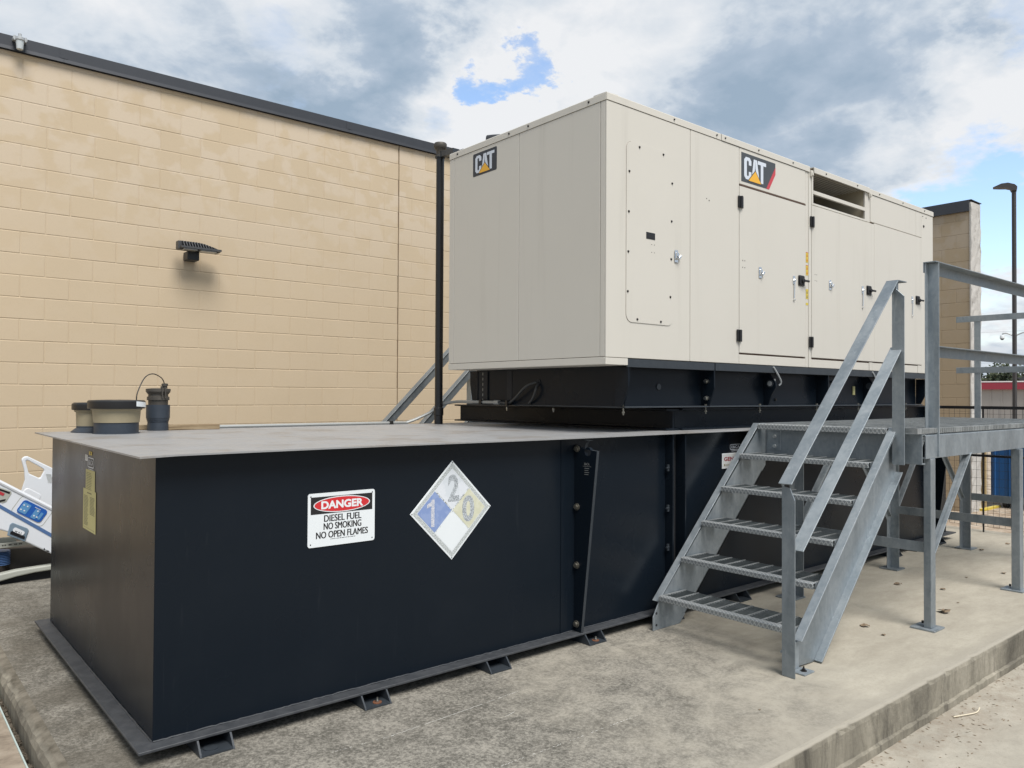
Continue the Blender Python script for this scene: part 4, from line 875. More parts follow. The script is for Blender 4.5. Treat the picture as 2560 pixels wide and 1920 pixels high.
# logos
def logo(pl, x0, x1, z0, z1, front):
    W = x1 - x0; Hh = z1 - z0
    P = lambda pts: [(x0 + a * W, z0 + b * Hh) for a, b in pts]
    q = MB(); pl.poly(q, P([(0, 0), (1.0, 0), (1.265, .60), (1.265, 1.0), (0, 1.0)]) if front else rrect(x0, x1, z0, z1, .012), .0008, .0008); o = obj('logo_plate', q, M['logo_grey' if front else 'logo_black'], gen)
    if front:
        q = MB(); pl.poly(q, P([(.915, 0), (1.02, 0), (1.268, .60), (1.268, .86)]), .0013, .0004); obj('logo_stripe', q, M['logo_red'], o)
    q = MB()
    C_ = [(.10, .22), (.16, .12), (.30, .12), (.36, .22), (.36, .40), (.265, .40), (.265, .27), (.245, .235), (.215, .235), (.195, .27), (.195, .73), (.215, .765), (.245, .765), (.265, .73), (.265, .62), (.36, .62), (.36, .78), (.30, .88), (.16, .88), (.10, .78)]
    # C as quads: outer and inner strips
    outer = [(.36, .40), (.36, .22), (.30, .12), (.16, .12), (.10, .22), (.10, .78), (.16, .88), (.30, .88), (.36, .78), (.36, .62)]
    inner = [(.265, .40), (.265, .27), (.245, .235), (.215, .235), (.195, .27), (.195, .73), (.215, .765), (.245, .765), (.265, .73), (.265, .62)]
    for i in range(len(outer) - 1): pl.poly(q, P([outer[i], outer[i + 1], inner[i + 1], inner[i]]), .0014)
    pl.poly(q, P([(.365, .12), (.445, .88), (.505, .88), (.485, .48), (.465, .34), (.455, .12)]), .0014)
    pl.poly(q, P([(.505, .88), (.565, .88), (.665, .12), (.575, .12), (.545, .34), (.525, .48), (.506, .60)]), .0014)
    pl.poly(q, P([(.595, .88), (.905, .88), (.905, .755), (.80, .755), (.705, .755), (.595, .755)]), .0014)
    pl.poly(q, P([(.705, .755), (.80, .755), (.80, .12), (.705, .12)]), .0014); obj('logo_letters', q, M['logo_white'], o)
    q = MB(); pl.poly(q, P([(.215, .06), (.76, .06), (.505, .52)]), .0018); obj('logo_triangle_edge', q, M['logo_black'], o)
    q = MB(); pl.poly(q, P([(.255, .09), (.725, .09), (.505, .475)]), .0022); obj('logo_triangle', q, M['logo_yellow'], o)
logo(FRONT(0, 0, GY0), 4.194, 4.567, 3.048, 3.272, True)
logo(ENDP(1.459, 0, GX0), 0, .293, 3.098, 3.274, False)
q = MB(); q.tube(spline([(3.06, 1.46, 3.33), (3.06, 1.46, 3.40), (3.04, 1.48, 3.455), (3.0, 1.54, 3.465), (2.96, 1.60, 3.465)], 6), .052, 16); obj('exhaust_outlet', q, M['lamp_fin'], gen, smooth=True)

# ================================================================ stairs and platform
SL = .2145 / .2198
def tz(x): return .130 + SL * (x - 3.0)
def angle_bar(q, a, b, w=.076, t=.0065, side=1, hang=None):
    hang = (.070 if YM[0] is not None else .022) if hang is None else hang
    """rail of angle section: flat leg spans Y (near edge at y - w), other leg hangs at the far edge"""
    ax, ay, az = a; bx, by, bz = b; d = Vector((bx - ax, 0, bz - az)).normalized(); n_ = Vector((-d.z, 0, d.x)) if d.x > .2 else Vector((-1, 0, 0))
    A = Vector(a); B = Vector(b)
    def quadprism(p, u, v):   # p start at A and B along with cross-section vectors
        pts = [A + p, A + p + u, A + p + u + v, A + p + v, B + p, B + p + u, B + p + u + v, B + p + v]; q.add(pts, [(0, 3, 2, 1), (4, 5, 6, 7), (0, 1, 5, 4), (1, 2, 6, 5), (2, 3, 7, 6), (3, 0, 4, 7)])
    quadprism(Vector((0, 0, 0)), Vector((0, -w, 0)), -n_ * t)
    quadprism(-n_ * t + Vector((0, -t * 2, 0)), Vector((0, -t, 0)), -n_ * hang)
def tread(x, z, ya, yb, root, depth=.262):
    q = MB(); q.prism([(x, z - .034), (x, z - .006), (x + .005, z), (x + .040, z), (x + .040, z - .004), (x + .007, z - .004), (x + .005, z - .034)], 1, yb, ya)
    t_ = obj('tread', q, M['checker'], root, .0015)
    q = MB(); k = 9; x1 = x + depth
    for i in range(k):
        xa = x + .050 + (depth - .056) * i / (k - 1)
        q.box(xa - .002, xa + .002, yb + .006, ya - .006, z - .024, z - .003)
    tg = obj('tread_grating', q, M['galv_shaded'], t_)
    nb = 9; q = MB()
    for i in range(nb + 1):
        yy = yb + .012 + (ya - yb - .024) * i / nb; q.box(x + .040, x1, yy - .0045, yy + .0045, z - .010, z - .0003)
    obj('cross_bars', q, M['galv2'], tg)
    q = MB(); q.box(x + .03, x1, ya - .0055, ya, z - .038, z - .002); q.box(x + .03, x1, yb, yb + .0055, z - .038, z - .002)
    q.box(x + .06, x + .15, ya - .05, ya - .006, z - .046, z - .038); q.box(x + .06, x + .15, yb + .006, yb + .05, z - .046, z - .038); obj('tread_bracket', q, M['galv'], t_)
def stairs(label):
    st = thing('metal_stairs', (3.5, -.62, PZ), label, 'stairs')
    XE = 4.195
    for yw, s in ((-.160, 1), (-1.092, -1)):     # web plane and outward direction of flanges
        up_ = 0; dp = .386 if s > 0 else .372
        T = lambda x: tz(x) + up_
        Bt = lambda x: T(x) - dp
        xt_ = 3.0 + (1.2155 - .130 - up_) / SL; xb = 3.0 + (dp - up_ - .130 + PZ) / SL      # where the top line meets the deck, the lower line the pad
        q = MB(); web = [(2.923, PZ + .001), (2.923, .015), (2.99, T(2.99)), (xt_, 1.2155), (XE, 1.2155), (XE, Bt(XE)), (xb + .055, Bt(xb + .055)), (xb + .0, PZ + .001)]
        if s < 0: web = [(2.955, .10), (2.955, -.02), (2.990, -.055), (xb - .01, PZ + .004), (XE, Bt(XE)), (XE, 1.2155), (xt_, 1.2155), (2.985, T(2.985))]
        y0, y1 = (yw, yw + .007) if s > 0 else (yw - .007, yw)
        q.prism(web, 1, y0, y1); sgr = obj('stringer', q, M['galv'], st, .001)
        fo = yw + s * .052; fa, fb = min(yw, fo), max(yw, fo)
        q = MB(); x0 = 2.975 if s > 0 else 2.965
        q.prism([(x0, T(x0)), (xt_, 1.2162), (xt_ + .012, 1.2162), (xt_ + .012, 1.204), (x0 + .010, T(x0) - .002)], 1, fa, fb); obj('stringer_flange', q, M['galv'], sgr, .001)
        q = MB(); xa_ = xb + .055 if s > 0 else xb + .004; xz_ = 4.15 if s > 0 else 4.195
        q.prism([(xa_, Bt(xa_)), (xz_, Bt(xz_)), (xz_ - .006, Bt(xz_) + .008), (xa_ - .004, Bt(xa_) + .008)], 1, fa, fb); obj('stringer_flange', q, M['galv'], sgr, .001)
        if s > 0:
            q = MB()
            for z in (.036, -.038): q.cyl((2.955, yw - .001, z), (2.955, yw + .002, z), .0085, 10)
            obj('bolt_hole', q, M['interior'], sgr)
    for i in range(5): tread(2.968 + .2198 * i, .148 + .2145 * i, -.167, -1.085, st)
    # small foot bracket
    q = MB(); q.box(2.925, 3.025, -1.185, -1.10, PZ + .0005, PZ + .009); q.box(2.925, 3.00, -1.108, -1.1005, PZ + .009, .085); fb_ = obj('foot_bracket', q, M['galv'], st, .001)
    q = MB(); q.cyl((2.975, -1.15, PZ + .009), (2.975, -1.15, PZ + .013), .017, 14); q.cyl((2.975, -1.15, PZ + .013), (2.975, -1.15, PZ + .021), .010, 6); q.cyl((2.975, -1.15, PZ + .02), (2.975, -1.15, PZ + .034), .005, 8); obj('bolt', q, M['screw'], fb_)
    q = MB(); q.box(2.84, 2.96, -1.0975, -1.0925, .050, .062); obj('foot_lug', q, M['galv'], fb_)
    # railing on the near side
    q = MB(); q.prism([(-1.174, PZ + .002), (-1.098, PZ + .002), (-1.098, .935), (-1.146, .925), (-1.174, .862)], 0, 2.845, 2.8515); q.prism([(2.8516, PZ + .002), (2.915, PZ + .002), (2.915, .90), (2.8516, .90)], 1, -1.1045, -1.098)
    obj('railing_post', q, M['galv'], st, .001)
    q = MB(); q.prism([(-1.199, .985), (-1.123, .985), (-1.123, 2.105), (-1.150, 2.095), (-1.199, 2.045)], 0, 4.088, 4.0945); q.prism([(4.0946, .985), (4.150, .985), (4.150, 2.085), (4.0946, 2.085)], 1, -1.1295, -1.123)
    obj('railing_post', q, M['galv'], st, .001)
    q = MB(); angle_bar(q, (2.820, -1.092, .950), (4.080, -1.092, 2.150)); q.box(4.078, 4.20, -1.168, -1.092, 2.1435, 2.150); q.box(4.085, 4.12, -1.15, -1.13, 2.07, 2.143); obj('handrail', q, M['galv'], st, .001)
    q = MB(); angle_bar(q, (2.915, -1.105, .59), (4.108, -1.105, 1.728)); obj('middle_rail', q, M['galv'], st, .001)
    return st
def platform(label):
    pf = thing('access_platform', (5.8, -.7, PZ), label, 'platform')
    XA, XB, YA, YB, DZ = 4.105, 7.48, -.105, -1.262, 1.214
    q = MB(); q.prism([(XA - .024, DZ - .040), (XA - .024, DZ - .006), (XA - .018, DZ), (XA + .020, DZ), (XA + .020, DZ - .004), (XA - .018, DZ - .004), (XA - .018, DZ - .040)], 1, YB + .17, -.166); obj('nosing', q, M['checker'], pf, .001)
    q = MB(); k = int((XB - XA) / .030)
    for i in range(k + 1):
        x = XA + .022 + (XB - XA - .022) * i / k; q.box(x - .0022, x + .0022, YB + .002, YA, DZ - .032, DZ - .001 + random.choice((0, .0008)))
    for i in range(12):
        y = YB + .02 + (YA - YB - .04) * i / 11; q.box(XA + .02, XB, y - .004, y + .004, DZ - .010, DZ + .0006)
    q.box(XA + .02, XB, YB, YB + .004, DZ - .034, DZ); obj('deck_grating', q, M['galv2'], pf)
    q = MB()
    x = 4.20
    while x < XB: # serrated bars seen at the near edge
        q.box(x, x + .012, YB - .004, YB + .0, DZ - .030, DZ - .004); x += .03
    obj('grating_ends', q, M['galv2'], pf)
    bz0, bz1 = .985, 1.178
    def chan(name, pts, ax, a0, a1):
        q = MB(); q.prism(pts, ax, a0, a1); return obj(name, q, M['galv'], pf, .0012)
    # end channel (faces the stairs), near channel, far channel, far end channel
    chan('end_beam', [(4.200, bz0), (4.245, bz0), (4.245, bz0 + .008), (4.207, bz0 + .010), (4.207, bz1 - .010), (4.245, bz1 - .008), (4.245, bz1), (4.200, bz1)], 1, YB + .003, -.135)
    q = MB(); q.box(4.193, 4.1995, -.28, -.175, 1.02, 1.165); eb = obj('splice_plate', q, M['galv'], pf, .001)
    for zb_ in (1.05, 1.12): q = MB(); q.cyl((4.182, -.235, zb_), (4.1929, -.235, zb_), .014, 6); obj('bolt', q, M['galv2'], eb)
    chan('side_beam', [(YB - .001, bz0 + .035), (YB - .001, bz1 - .012), (YB + .005, bz1 - .006), (YB + .05, bz1 - .006), (YB + .05, bz1 - .014), (YB + .007, bz1 - .018), (YB + .007, bz0 + .042), (YB + .05, bz0 + .042), (YB + .05, bz0 + .035)], 0, 4.247, XB)
    chan('side_beam', [(-.13, bz0), (-.13, bz1), (-.175, bz1), (-.175, bz1 - .008), (-.137, bz1 - .01), (-.137, bz0 + .01), (-.175, bz0 + .008), (-.175, bz0)], 0, 4.247, XB)
    chan('end_beam', [(XB, bz0), (XB - .045, bz0), (XB - .045, bz0 + .008), (XB - .007, bz0 + .010), (XB - .007, bz1 - .010), (XB - .045, bz1 - .008), (XB - .045, bz1), (XB, bz1)], 1, YB + .052, -.18)
    # legs with base plates
    def base(cx, cy, leg):
        q = MB(); q.box(cx - .078, cx + .078, cy - .076, cy + .076, PZ + .0005, PZ + .011); b = obj('base_plate', q, M['galv'], leg, .001)
        q = MB(); q.cyl((cx + .055, cy + .05, PZ + .011), (cx + .055, cy + .05, PZ + .028), .008, 8); obj('bolt', q, M['screw'], b)
    LT = bz0 + .034
    for x0, x1, y0, y1, cx, cy in ((4.307, 4.378, -1.268, -1.222, 4.345, -1.228), (5.880, 5.955, -1.285, -1.225, 5.92, -1.236), (7.36, 7.435, -1.285, -1.225, 7.40, -1.24)):
        q = MB(); q.box(x0, x1, y0, y1, PZ + .011, LT); lg = obj('leg', q, M['galv'], pf, .003, seg=2); base(cx, cy, lg)
    for xc, yc, cx, cy in ((4.415, -.262, 4.36, -.262), (5.955, -.275, 5.935, -.298), (7.40, -.325, 7.43, -.345)):
        q = MB(); q.box(xc - .0065, xc, yc - .076, yc, PZ + .011, bz0); q.box(xc - .072, xc - .0066, yc - .0065, yc, PZ + .011, bz0); lg = obj('leg', q, M['galv'], pf, .001); base(cx, cy, lg)
    # horizontal ties and knee braces
    for x, ya, yb in ((4.345, -.34, -1.221), (5.93, -.352, -1.224), (7.415, -.402, -1.224)):
        q = MB(); q.box(x - .006, x, yb, ya, .412, .478); q.box(x, x + .05, yb, ya, .412, .4185); obj('cross_tie', q, M['galv'], pf, .001)
    for a, b, y in (((4.385, .395), (4.99, 1.015), -1.245), ((7.355, .395), (6.75, 1.015), -1.255), ((5.965, .37), (6.54, .985), -.30), ((7.325, .42), (6.76, .985), -.345), ((4.42, .44), (4.95, .985), -.30), ((5.88, .37), (5.30, .985), -.29)):
        q = MB(); A = Vector((a[0], y, a[1])); B = Vector((b[0], y, b[1])); d = (B - A).normalized(); nn = Vector((-d.z, 0, d.x)) * (1 if d.x > 0 else -1)
        q.bar(A + nn * .022, B + nn * .022, (0, 1, 0), .050, .006); q.bar(A, B, (0, 1, 0), .006, .05); obj('knee_brace', q, M['galv'], pf, .001)
    # guard rail, near side and far end
    def post(x, y0, z0, z1):
        q = MB(); q.box(x - .0065, x, y0 - .071, y0, z0, z1); q.box(x - .050, x - .0066, y0 - .0065, y0, z0, z1); p_ = obj('guard_post', q, M['galv'], pf, .0015)
        for dz_ in (.03, .12): q = MB(); q.cyl((x - .012, y0 - .045, z0 + dz_), (x - .0066, y0 - .045, z0 + dz_), .010, 8); obj('bolt', q, M['galv2'], p_)
    post(4.425, -1.205, 1.028, 2.283); post(7.44, -1.200, 1.19, 2.290)
    q = MB(); q.box(4.370, XB, -1.2035, -1.197, 2.222, 2.2905); q.box(4.370, XB, -1.276, -1.2036, 2.284, 2.2905); obj('top_rail', q, M['galv'], pf, .001)
    q = MB(); q.prism([(4.428, 2.2215), (4.49, 2.2215), (4.428, 2.282)], 1, -1.2100, -1.2036); obj('mitre_plate', q, M['galv'], pf)
    q = MB(); q.box(4.426, XB, -1.2035, -1.197, 1.676, 1.745); q.box(4.426, XB, -1.262, -1.2036, 1.739, 1.745); obj('middle_rail', q, M['galv'], pf, .001)
    X7 = 7.45
    for z0, z1, nm in ((2.155, 2.213, 'end_top_rail'), (1.651, 1.709, 'end_middle_rail')):
        q = MB(); q.box(X7 - .007, X7, -1.19, -.257, z0, z1); obj(nm, q, M['galv'], pf, .001)
    q = MB(); q.box(X7 + .0005, X7 + .008, -.475, -.418, 1.20, 2.20); obj('guard_post', q, M['galv'], pf, .001)
    return pf
stairs('galvanised metal stairs with open grating treads up to the near platform')
platform('galvanised steel access platform with guard rail beside the generator doors')
YM[0] = 1.09
stairs('galvanised stairs behind the tank, mostly hidden by the generator')
platform('galvanised platform on the far side of the generator')
YM[0] = None

# ================================================================ hospital bed behind the tank
bed = thing('hospital_bed', (-.6, 4.0, PZ), 'tilted white hospital bed stored between the tank and the wall', 'bed')
K = lambda x, z, Y=3.7: (-.936 + (x + .936) * (Y + 3.3616) / 6.7616, 1.409 + (z - 1.409) * (Y + 3.3616) / 6.7616)
def kp(pts, Y=3.7): return [K(x, z, Y) for x, z in pts]
sl_ = -.66
q = MB(); q.prism(kp([(-.75, .90), (-.52, 1.0), (-.125, .752), (.203, .535), (.30, .47), (.36, .38), (.33, .17), (.25, .14), (.205, .195), (.03, .308), (-.012, .36), (-.121, .408), (-.45, .62), (-.70, .78)]), 1, 3.70, 3.735); sr = obj('side_rail', q, M['bed_white'], bed, .012, seg=3)
q = MB(); q.tube([(*K(x, z)[:1], 3.705, K(x, z)[1]) for x, z in ((-.74, 1.0), (-.55, 1.035), (-.125, .756), (.203, .538), (.31, .46))], .016, 8); obj('top_bead', q, M['bed_white'], sr, smooth=True)
q = MB(); q.prism(kp([(-.75, .995), (-.123, .594), (.203, .351), (.33, .25), (.33, .22), (.203, .321), (-.123, .566), (-.75, .967)]), 1, 3.697, 3.6995); obj('stripe', q, M['bed_blue'], sr)
def rot_rect(cx, cz, wl_, hh, r=.02):
    d = Vector((1, sl_)).normalized(); n_ = Vector((-d.y, d.x)); return [(cx + d.x * a + n_.x * b, cz + d.y * a + n_.y * b) for a, b in rrect(-wl_ / 2, wl_ / 2, -hh / 2, hh / 2, r, 4)]
def bp(cx, cz, a, b, w_, h_, r):   # rect in rail coordinates around a centre
    d = Vector((1, sl_)).normalized(); n_ = Vector((-d.y, d.x)); return [(cx + d.x * (a + x) + n_.x * (b + y), cz + d.y * (a + x) + n_.y * (b + y)) for x, y in rrect(-w_ / 2, w_ / 2, -h_ / 2, h_ / 2, r, 3)]
PC = (.079, .527)
q = MB(); q.prism(kp(rot_rect(*PC, .185, .103, .022)), 1, 3.694, 3.6995); cpn = obj('control_panel', q, M['bed_panel'], sr)
q = MB(); q.prism(kp(bp(*PC, -.055, -.004, .058, .075, .008)), 1, 3.692, 3.6938); q.prism(kp(bp(*PC, .03, -.008, .036, .07, .006)), 1, 3.692, 3.6938); q.prism(kp(bp(*PC, .066, -.006, .020, .055, .006)), 1, 3.692, 3.6938); obj('button_pad', q, M['bed_pad'], cpn)
q = MB()
for a, b in ((-.072, .014), (-.046, .016), (-.072, -.022), (-.048, -.020), (.032, .018), (.028, -.022), (.05, -.022)): q.prism(kp(bp(*PC, a, b, .010, .010, .003)), 1, 3.690, 3.6918)
for i in range(5): q.prism(kp(bp(*PC, .002 + i * .009, .034, .005, .006, .001)), 1, 3.690, 3.6918)
obj('buttons', q, M['bed_white'], cpn)
q = MB(); oo = kp(bp(*PC, .0, .0, .245, .15, .03)); ii = kp(bp(*PC, .0, .0, .237, .142, .027)); ringpoly(q, Plane((0, 3.6988, 0), (1, 0, 0), (0, 0, 1), (0, -1, 0)), oo, ii, 0); obj('panel_outline', q, M['bed_frame'], sr)
q = MB(); q.prism(kp([(-.078, .365), (-.060, .445), (-.045, .455), (.048, .405), (.060, .388), (.035, .305), (-.02, .335)]), 1, 3.690, 3.6995); ph = obj('release_handle', q, M['bed_grey'], sr, .004)
q = MB(); q.prism(kp([(-.055, .395), (.035, .345), (.030, .325), (-.060, .375)]), 1, 3.686, 3.6898); obj('handle_recess', q, M['sign_black'], ph)
q = MB(); q.prism(kp(bp(-.006, .388, 0, 0, .080, .032, .012)), 1, 3.682, 3.6858); obj('handle_grip', q, M['bed_white'], ph)
d3_ = Vector((1, 0, -.45)).normalized(); cx_, cz_ = K(-.038, .392)
hp = Plane((cx_, 3.6815, cz_), d3_, Vector((.45, 0, 1)).normalized(), (0, -1, 0))
q = MB(); hp.text(q, 'PULL', .008, .062, -.009, .009, 0, .01); hp.poly(q, [(-.012, -.006), (-.002, -.006), (-.007, .006)], 0); obj('handle_wording', q, M['sign_black'], ph)
q = MB(); q.prism(kp([(.155, .232), (.162, .245), (.170, .228)]), 1, 3.698, 3.6996); q.prism(kp([(.175, .229), (.195, .217), (.195, .212), (.175, .224)]), 1, 3.698, 3.6996); q.prism(kp([(.175, .221), (.19, .212), (.19, .208), (.175, .217)]), 1, 3.698, 3.6996); obj('warning_mark', q, M['sign_black'], sr)
# window in the rail with clutter behind
q = MB(); q.prism(kp([(-.30, .83), (-.115, .715), (-.055, .685), (-.053, .668), (-.085, .61), (-.110, .602), (-.30, .72)]), 1, 3.6965, 3.6995); wn_ = obj('rail_window', q, M['bed_frame'], sr, .002)
q = MB(); q.prism(kp([(-.30, .77), (-.105, .655), (-.095, .672), (-.30, .80)]), 1, 3.694, 3.6964); obj('red_tag', q, M['bed_red'], wn_)
q = MB(); q.prism(kp([(-.13, .712), (-.062, .68), (-.066, .667), (-.13, .699)]), 1, 3.694, 3.6964); q.prism(kp([(-.13, .625), (-.088, .632), (-.094, .618), (-.13, .612)]), 1, 3.694, 3.6964); obj('dark_bar', q, M['sign_black'], wn_)
# head panel behind with a triangular grip hole
hb_out = [(.006, .915), (.022, .935), (.045, .938), (.20, .845), (.42, .70), (.42, .25), (.0, .48), (-.01, .60), (.010, .688), (.030, .76), (.026, .83)]
hole_ = [(.034, .900), (.046, .909), (.151, .836), (.153, .822), (.132, .775), (.122, .770), (.060, .806), (.054, .816)]
def interp(poly, n):
    L_ = [math.dist(poly[i], poly[(i + 1) % len(poly)]) for i in range(len(poly))]; T = sum(L_); o_ = []
    for k in range(n):
        t = T * k / n; i = 0
        while t > L_[i]: t -= L_[i]; i += 1
        a, b = poly[i], poly[(i + 1) % len(poly)]; f = t / L_[i]; o_.append((a[0] + (b[0] - a[0]) * f, a[1] + (b[1] - a[1]) * f))
    return o_
hc_ = (.09, .845)
def hit(poly, t):
    best = None
    for i in range(len(poly)):
        (y1, z1), (y2, z2) = poly[i], poly[(i + 1) % len(poly)]; dx, dz = math.cos(t), math.sin(t); ex, ez = y2 - y1, z2 - z1; den = dx * ez - dz * ex
        if abs(den) < 1e-9: continue
        a = ((y1 - hc_[0]) * ez - (z1 - hc_[1]) * ex) / den; b = ((y1 - hc_[0]) * dz - (z1 - hc_[1]) * dx) / den
        if a > 0 and -1e-6 <= b <= 1 + 1e-6 and (best is None or a > best): best = a
    return (hc_[0] + best * math.cos(t), hc_[1] + best * math.sin(t))
n = 72; Yh = 4.25
q = MB(); inn = kp([hit(hole_, 2 * math.pi * i / n) for i in range(n)], Yh); ou = kp([hit(hb_out, 2 * math.pi * i / n) for i in range(n)], Yh)
P = [(x, Yh, z) for x, z in inn] + [(x, Yh, z) for x, z in ou] + [(x, Yh + .03, z) for x, z in inn] + [(x, Yh + .03, z) for x, z in ou]; Fs = []
for i in range(n):
    j = (i + 1) % n; Fs += [(i, j, n + j, n + i), (2 * n + i, 3 * n + i, 3 * n + j, 2 * n + j), (n + i, n + j, 3 * n + j, 3 * n + i), (i, 2 * n + i, 2 * n + j, j)]
q.add(P, Fs); hp_ = obj('far_side_rail', q, M['bed_white'], bed, .01, seg=2)
q = MB()
for i in range(9):
    x0 = .165 + .002 * i; z0 = .798 - .008 * i; a = kp([(x0, z0), (x0 + .035, z0 - .016 + .012), (x0 + .035, z0 - .018 + .012), (x0, z0 - .002)], Yh); q.prism(a, 1, Yh - .002, Yh - .0004)
obj('speaker_slots', q, M['bed_frame'], hp_)
q = MB(); q.prism(kp(bp(.070, .640, 0, 0, .125, .085, .025), 4.0), 1, 3.99, 4.03); obj('pad', q, M['bed_white'], bed, .006, seg=2)
# under frame, spring, pan and curved base
q = MB(); q.prism(kp([(-.70, .36), (-.02, .350), (-.02, .315), (-.70, .315)], 3.85), 1, 3.83, 3.87); q.prism(kp([(-.70, .308), (.06, .312), (.06, .284), (-.02, .278), (-.70, .27)], 3.8), 1, 3.78, 3.82); fr = obj('frame', q, M['bed_frame'], bed, .003)
q = MB()
for x in (-.105, -.09, -.065, -.055, -.03, -.02, .0, .01): a, b = K(x, .297, 3.8); q.cyl((a, 3.777, b), (a, 3.7799, b), .005, 8)
obj('frame_hole', q, M['sign_black'], fr)
q = MB()
for i in range(9): a, b = K(-.095, .155 + .012 * i, 3.9); q.lathe((a - .02, 3.9, b), [(.055, 0), (.065, .005), (.055, .010)], 20)
obj('bellows', q, M['bed_blue'], bed, smooth=True)
q = MB(); q.prism(kp([(-.075, .27), (.40, .25), (.40, .115), (-.06, .115), (-.075, .13)], 3.95), 1, 3.93, 4.5); q.prism(kp([(-.75, .26), (-.2, .26), (-.2, .10), (-.75, .10)], 3.98), 1, 3.96, 4.5); obj('lower_pan', q, M['bed_brown'], bed, .006)
q = MB(); top = [(-.80, .05), (-.30, .06), (-.117, .094), (-.02, .108), (.10, .113), (.203, .118), (.42, .115)]; bot = [(.42, .075), (.203, .078), (.10, .074), (-.02, .060), (-.116, .040), (-.30, .0), (-.80, -.02)]
q.prism(kp(top + bot, 3.78), 1, 3.74, 3.82); obj('base_beam', q, M['bed_frame'], bed, .012, seg=3)
q = MB(); q.prism(kp([(-.80, -.015), (.42, -.012), (.42, .07), (-.80, .03)], 3.80), 1, 3.80, 4.4); obj('base_pan', q, M['interior'], bed)
q = MB()
for x in (-.55, .35): a, b = K(x, .02, 3.75); q.cyl((a, 3.73, PZ + .05), (a, 3.77, PZ + .05), .05, 20)
obj('caster', q, M['tyre'], bed)

# ================================================================ fence
FX = 8.573
fe = thing('wire_mesh_fence', (FX, -1, PZ), 'black framed wire mesh fence at the far end of the concrete pad', 'fence')
q = MB(); q.box(FX - .015, FX + .015, -5.0, 3.2, 1.285, 1.318); obj('top_rail', q, M['fence'], fe)
q = MB(); q.box(FX - .012, FX + .012, -5.0, 3.2, .760, .785); obj('middle_rail', q, M['fence'], fe)
for y in (3.2, .96, -.105, -2.7, -5.0): q = MB(); q.box(FX + .016, FX + .030, y - .007, y + .007, PZ - .3 if y < -1.7 else PZ, 1.31); obj('fence_post', q, M['fence'], fe)
q = MB(); y = 3.2
while y > -5: q.cyl((FX - .013, y, .0), (FX - .013, y, 1.29), .0017, 4, cap=False); y -= .056
z = .0
while z < 1.28: q.cyl((FX - .0165, 3.2, z), (FX - .0165, -5, z), .0017, 4, cap=False); z += .088
obj('wire_mesh', q, M['fence'], fe)
q = MB(); q.bar((FX + .25, -.45, 1.255), (FX + .25, -2.4, 1.235), (0, 0, 1), .018, .02); q.bar((FX + .35, -.55, 1.175), (FX + .35, -2.4, 1.245), (0, 0, 1), .02, .02); q.bar((FX + .25, -1.2, -.2), (FX + .9, -.52, .52), (0, 1, 0), .012, .012)
q.box(FX + .24, FX + .27, -2.43, -2.40, GZ, 1.27); obj('gate_rails', q, M['fence'], fe)

# ================================================================ beyond the fence
lp = thing('parking_light_pole', (23.9, 4.18, GZ), 'tall dark bronze parking lot light pole beyond the return wall', 'lamp post')
S = .905
ct_ = Vector((-.93564, -3.36156, 0)); P0 = Vector((26.338, 5.077, 0)); pc = ct_ + (P0 - ct_) * S; px0, py0 = pc.x, pc.y
tp = 1.409 + (8.0 - 1.409) * S
q = MB(); q.bar((px0, py0, GZ), (px0, py0, tp - .18), (.3, 1, 0), .088, .088); obj('pole', q, M['pole'], lp, .01)
dv = Vector((.955, .296, 0)); sv_ = Vector((-.296, .955, 0)) # away, left in view
def PP(a, b, z): v = Vector((px0, py0, 0)) + sv_ * a + dv * b; return (v.x, v.y, z)
q = MB(); top_ = [(-.08, tp - .09), (-.02, tp - .02), (.14, tp + .045), (.30, tp + .04), (.50, tp - .04), (.36, tp - .065), (.20, tp - .085), (.10, tp - .12), (.07, tp - .19), (-.06, tp - .19)]
pts = [PP(a, -.13, z) for a, z in top_] + [PP(a, .13, z) for a, z in top_]; n = len(top_)
q.add(pts, [tuple(range(n)), tuple(range(2 * n - 1, n - 1, -1))] + [(i, n + i, n + (i + 1) % n, (i + 1) % n) for i in range(n)]); obj('lamp_head', q, M['pole'], lp)
for s in (1, -1):
    q = MB(); zc = 1.409 + (3.36 - 1.409) * S
    q.tube([PP(.05 * s, 0, zc - .02), PP(.12 * s, 0, zc + .02), PP(.20 * s, 0, zc + .05), PP(.27 * s, 0, zc + .04), PP(.29 * s, 0, zc)], .018, 6); ca = obj('camera_arm', q, M['pale_metal'], lp, smooth=True)
    q = MB(); q.lathe(PP(.29 * s, 0, zc - .10), [(.0, -.045), (.03, -.035), (.055, .0)], 14); obj('camera_dome', q, M['interior'], ca, smooth=True)
    q = MB(); q.lathe(PP(.29 * s, 0, zc - .10), [(.058, .0), (.062, .04), (.045, .09), (.015, .105)], 14); obj('camera_body', q, M['white_sign'], ca, smooth=True)
# storage building
sb = thing('storage_building', (54, 5, GZ), 'long low storage building with ribbed grey wall and red fascia', 'building')
XS = 54.0; zt = 1.409 + (2.81 - 1.409) * .70; zb = 1.409 + (2.17 - 1.409) * .70
q = MB(); q.box(XS, XS + 12, -26, 34, GZ, zb + .02)
y = -26
while y < 34: q.box(XS - .03, XS - .0005, y, y + .08, GZ, zb + .01); y += .62
obj('ribbed_wall', q, M['store'], sb)
q = MB(); q.prism([(XS - .25, zb), (XS - .10, zt), (XS + 12, zt + .1), (XS + 12, zb)], 1, -26.2, 34.2); obj('red_fascia', q, M['red_roof'], sb)
q = MB(); q.box(XS - .12, XS + 12, -26.2, 34.2, zt + .001, zt + .075); obj('white_trim', q, M['white_trim'], sb)
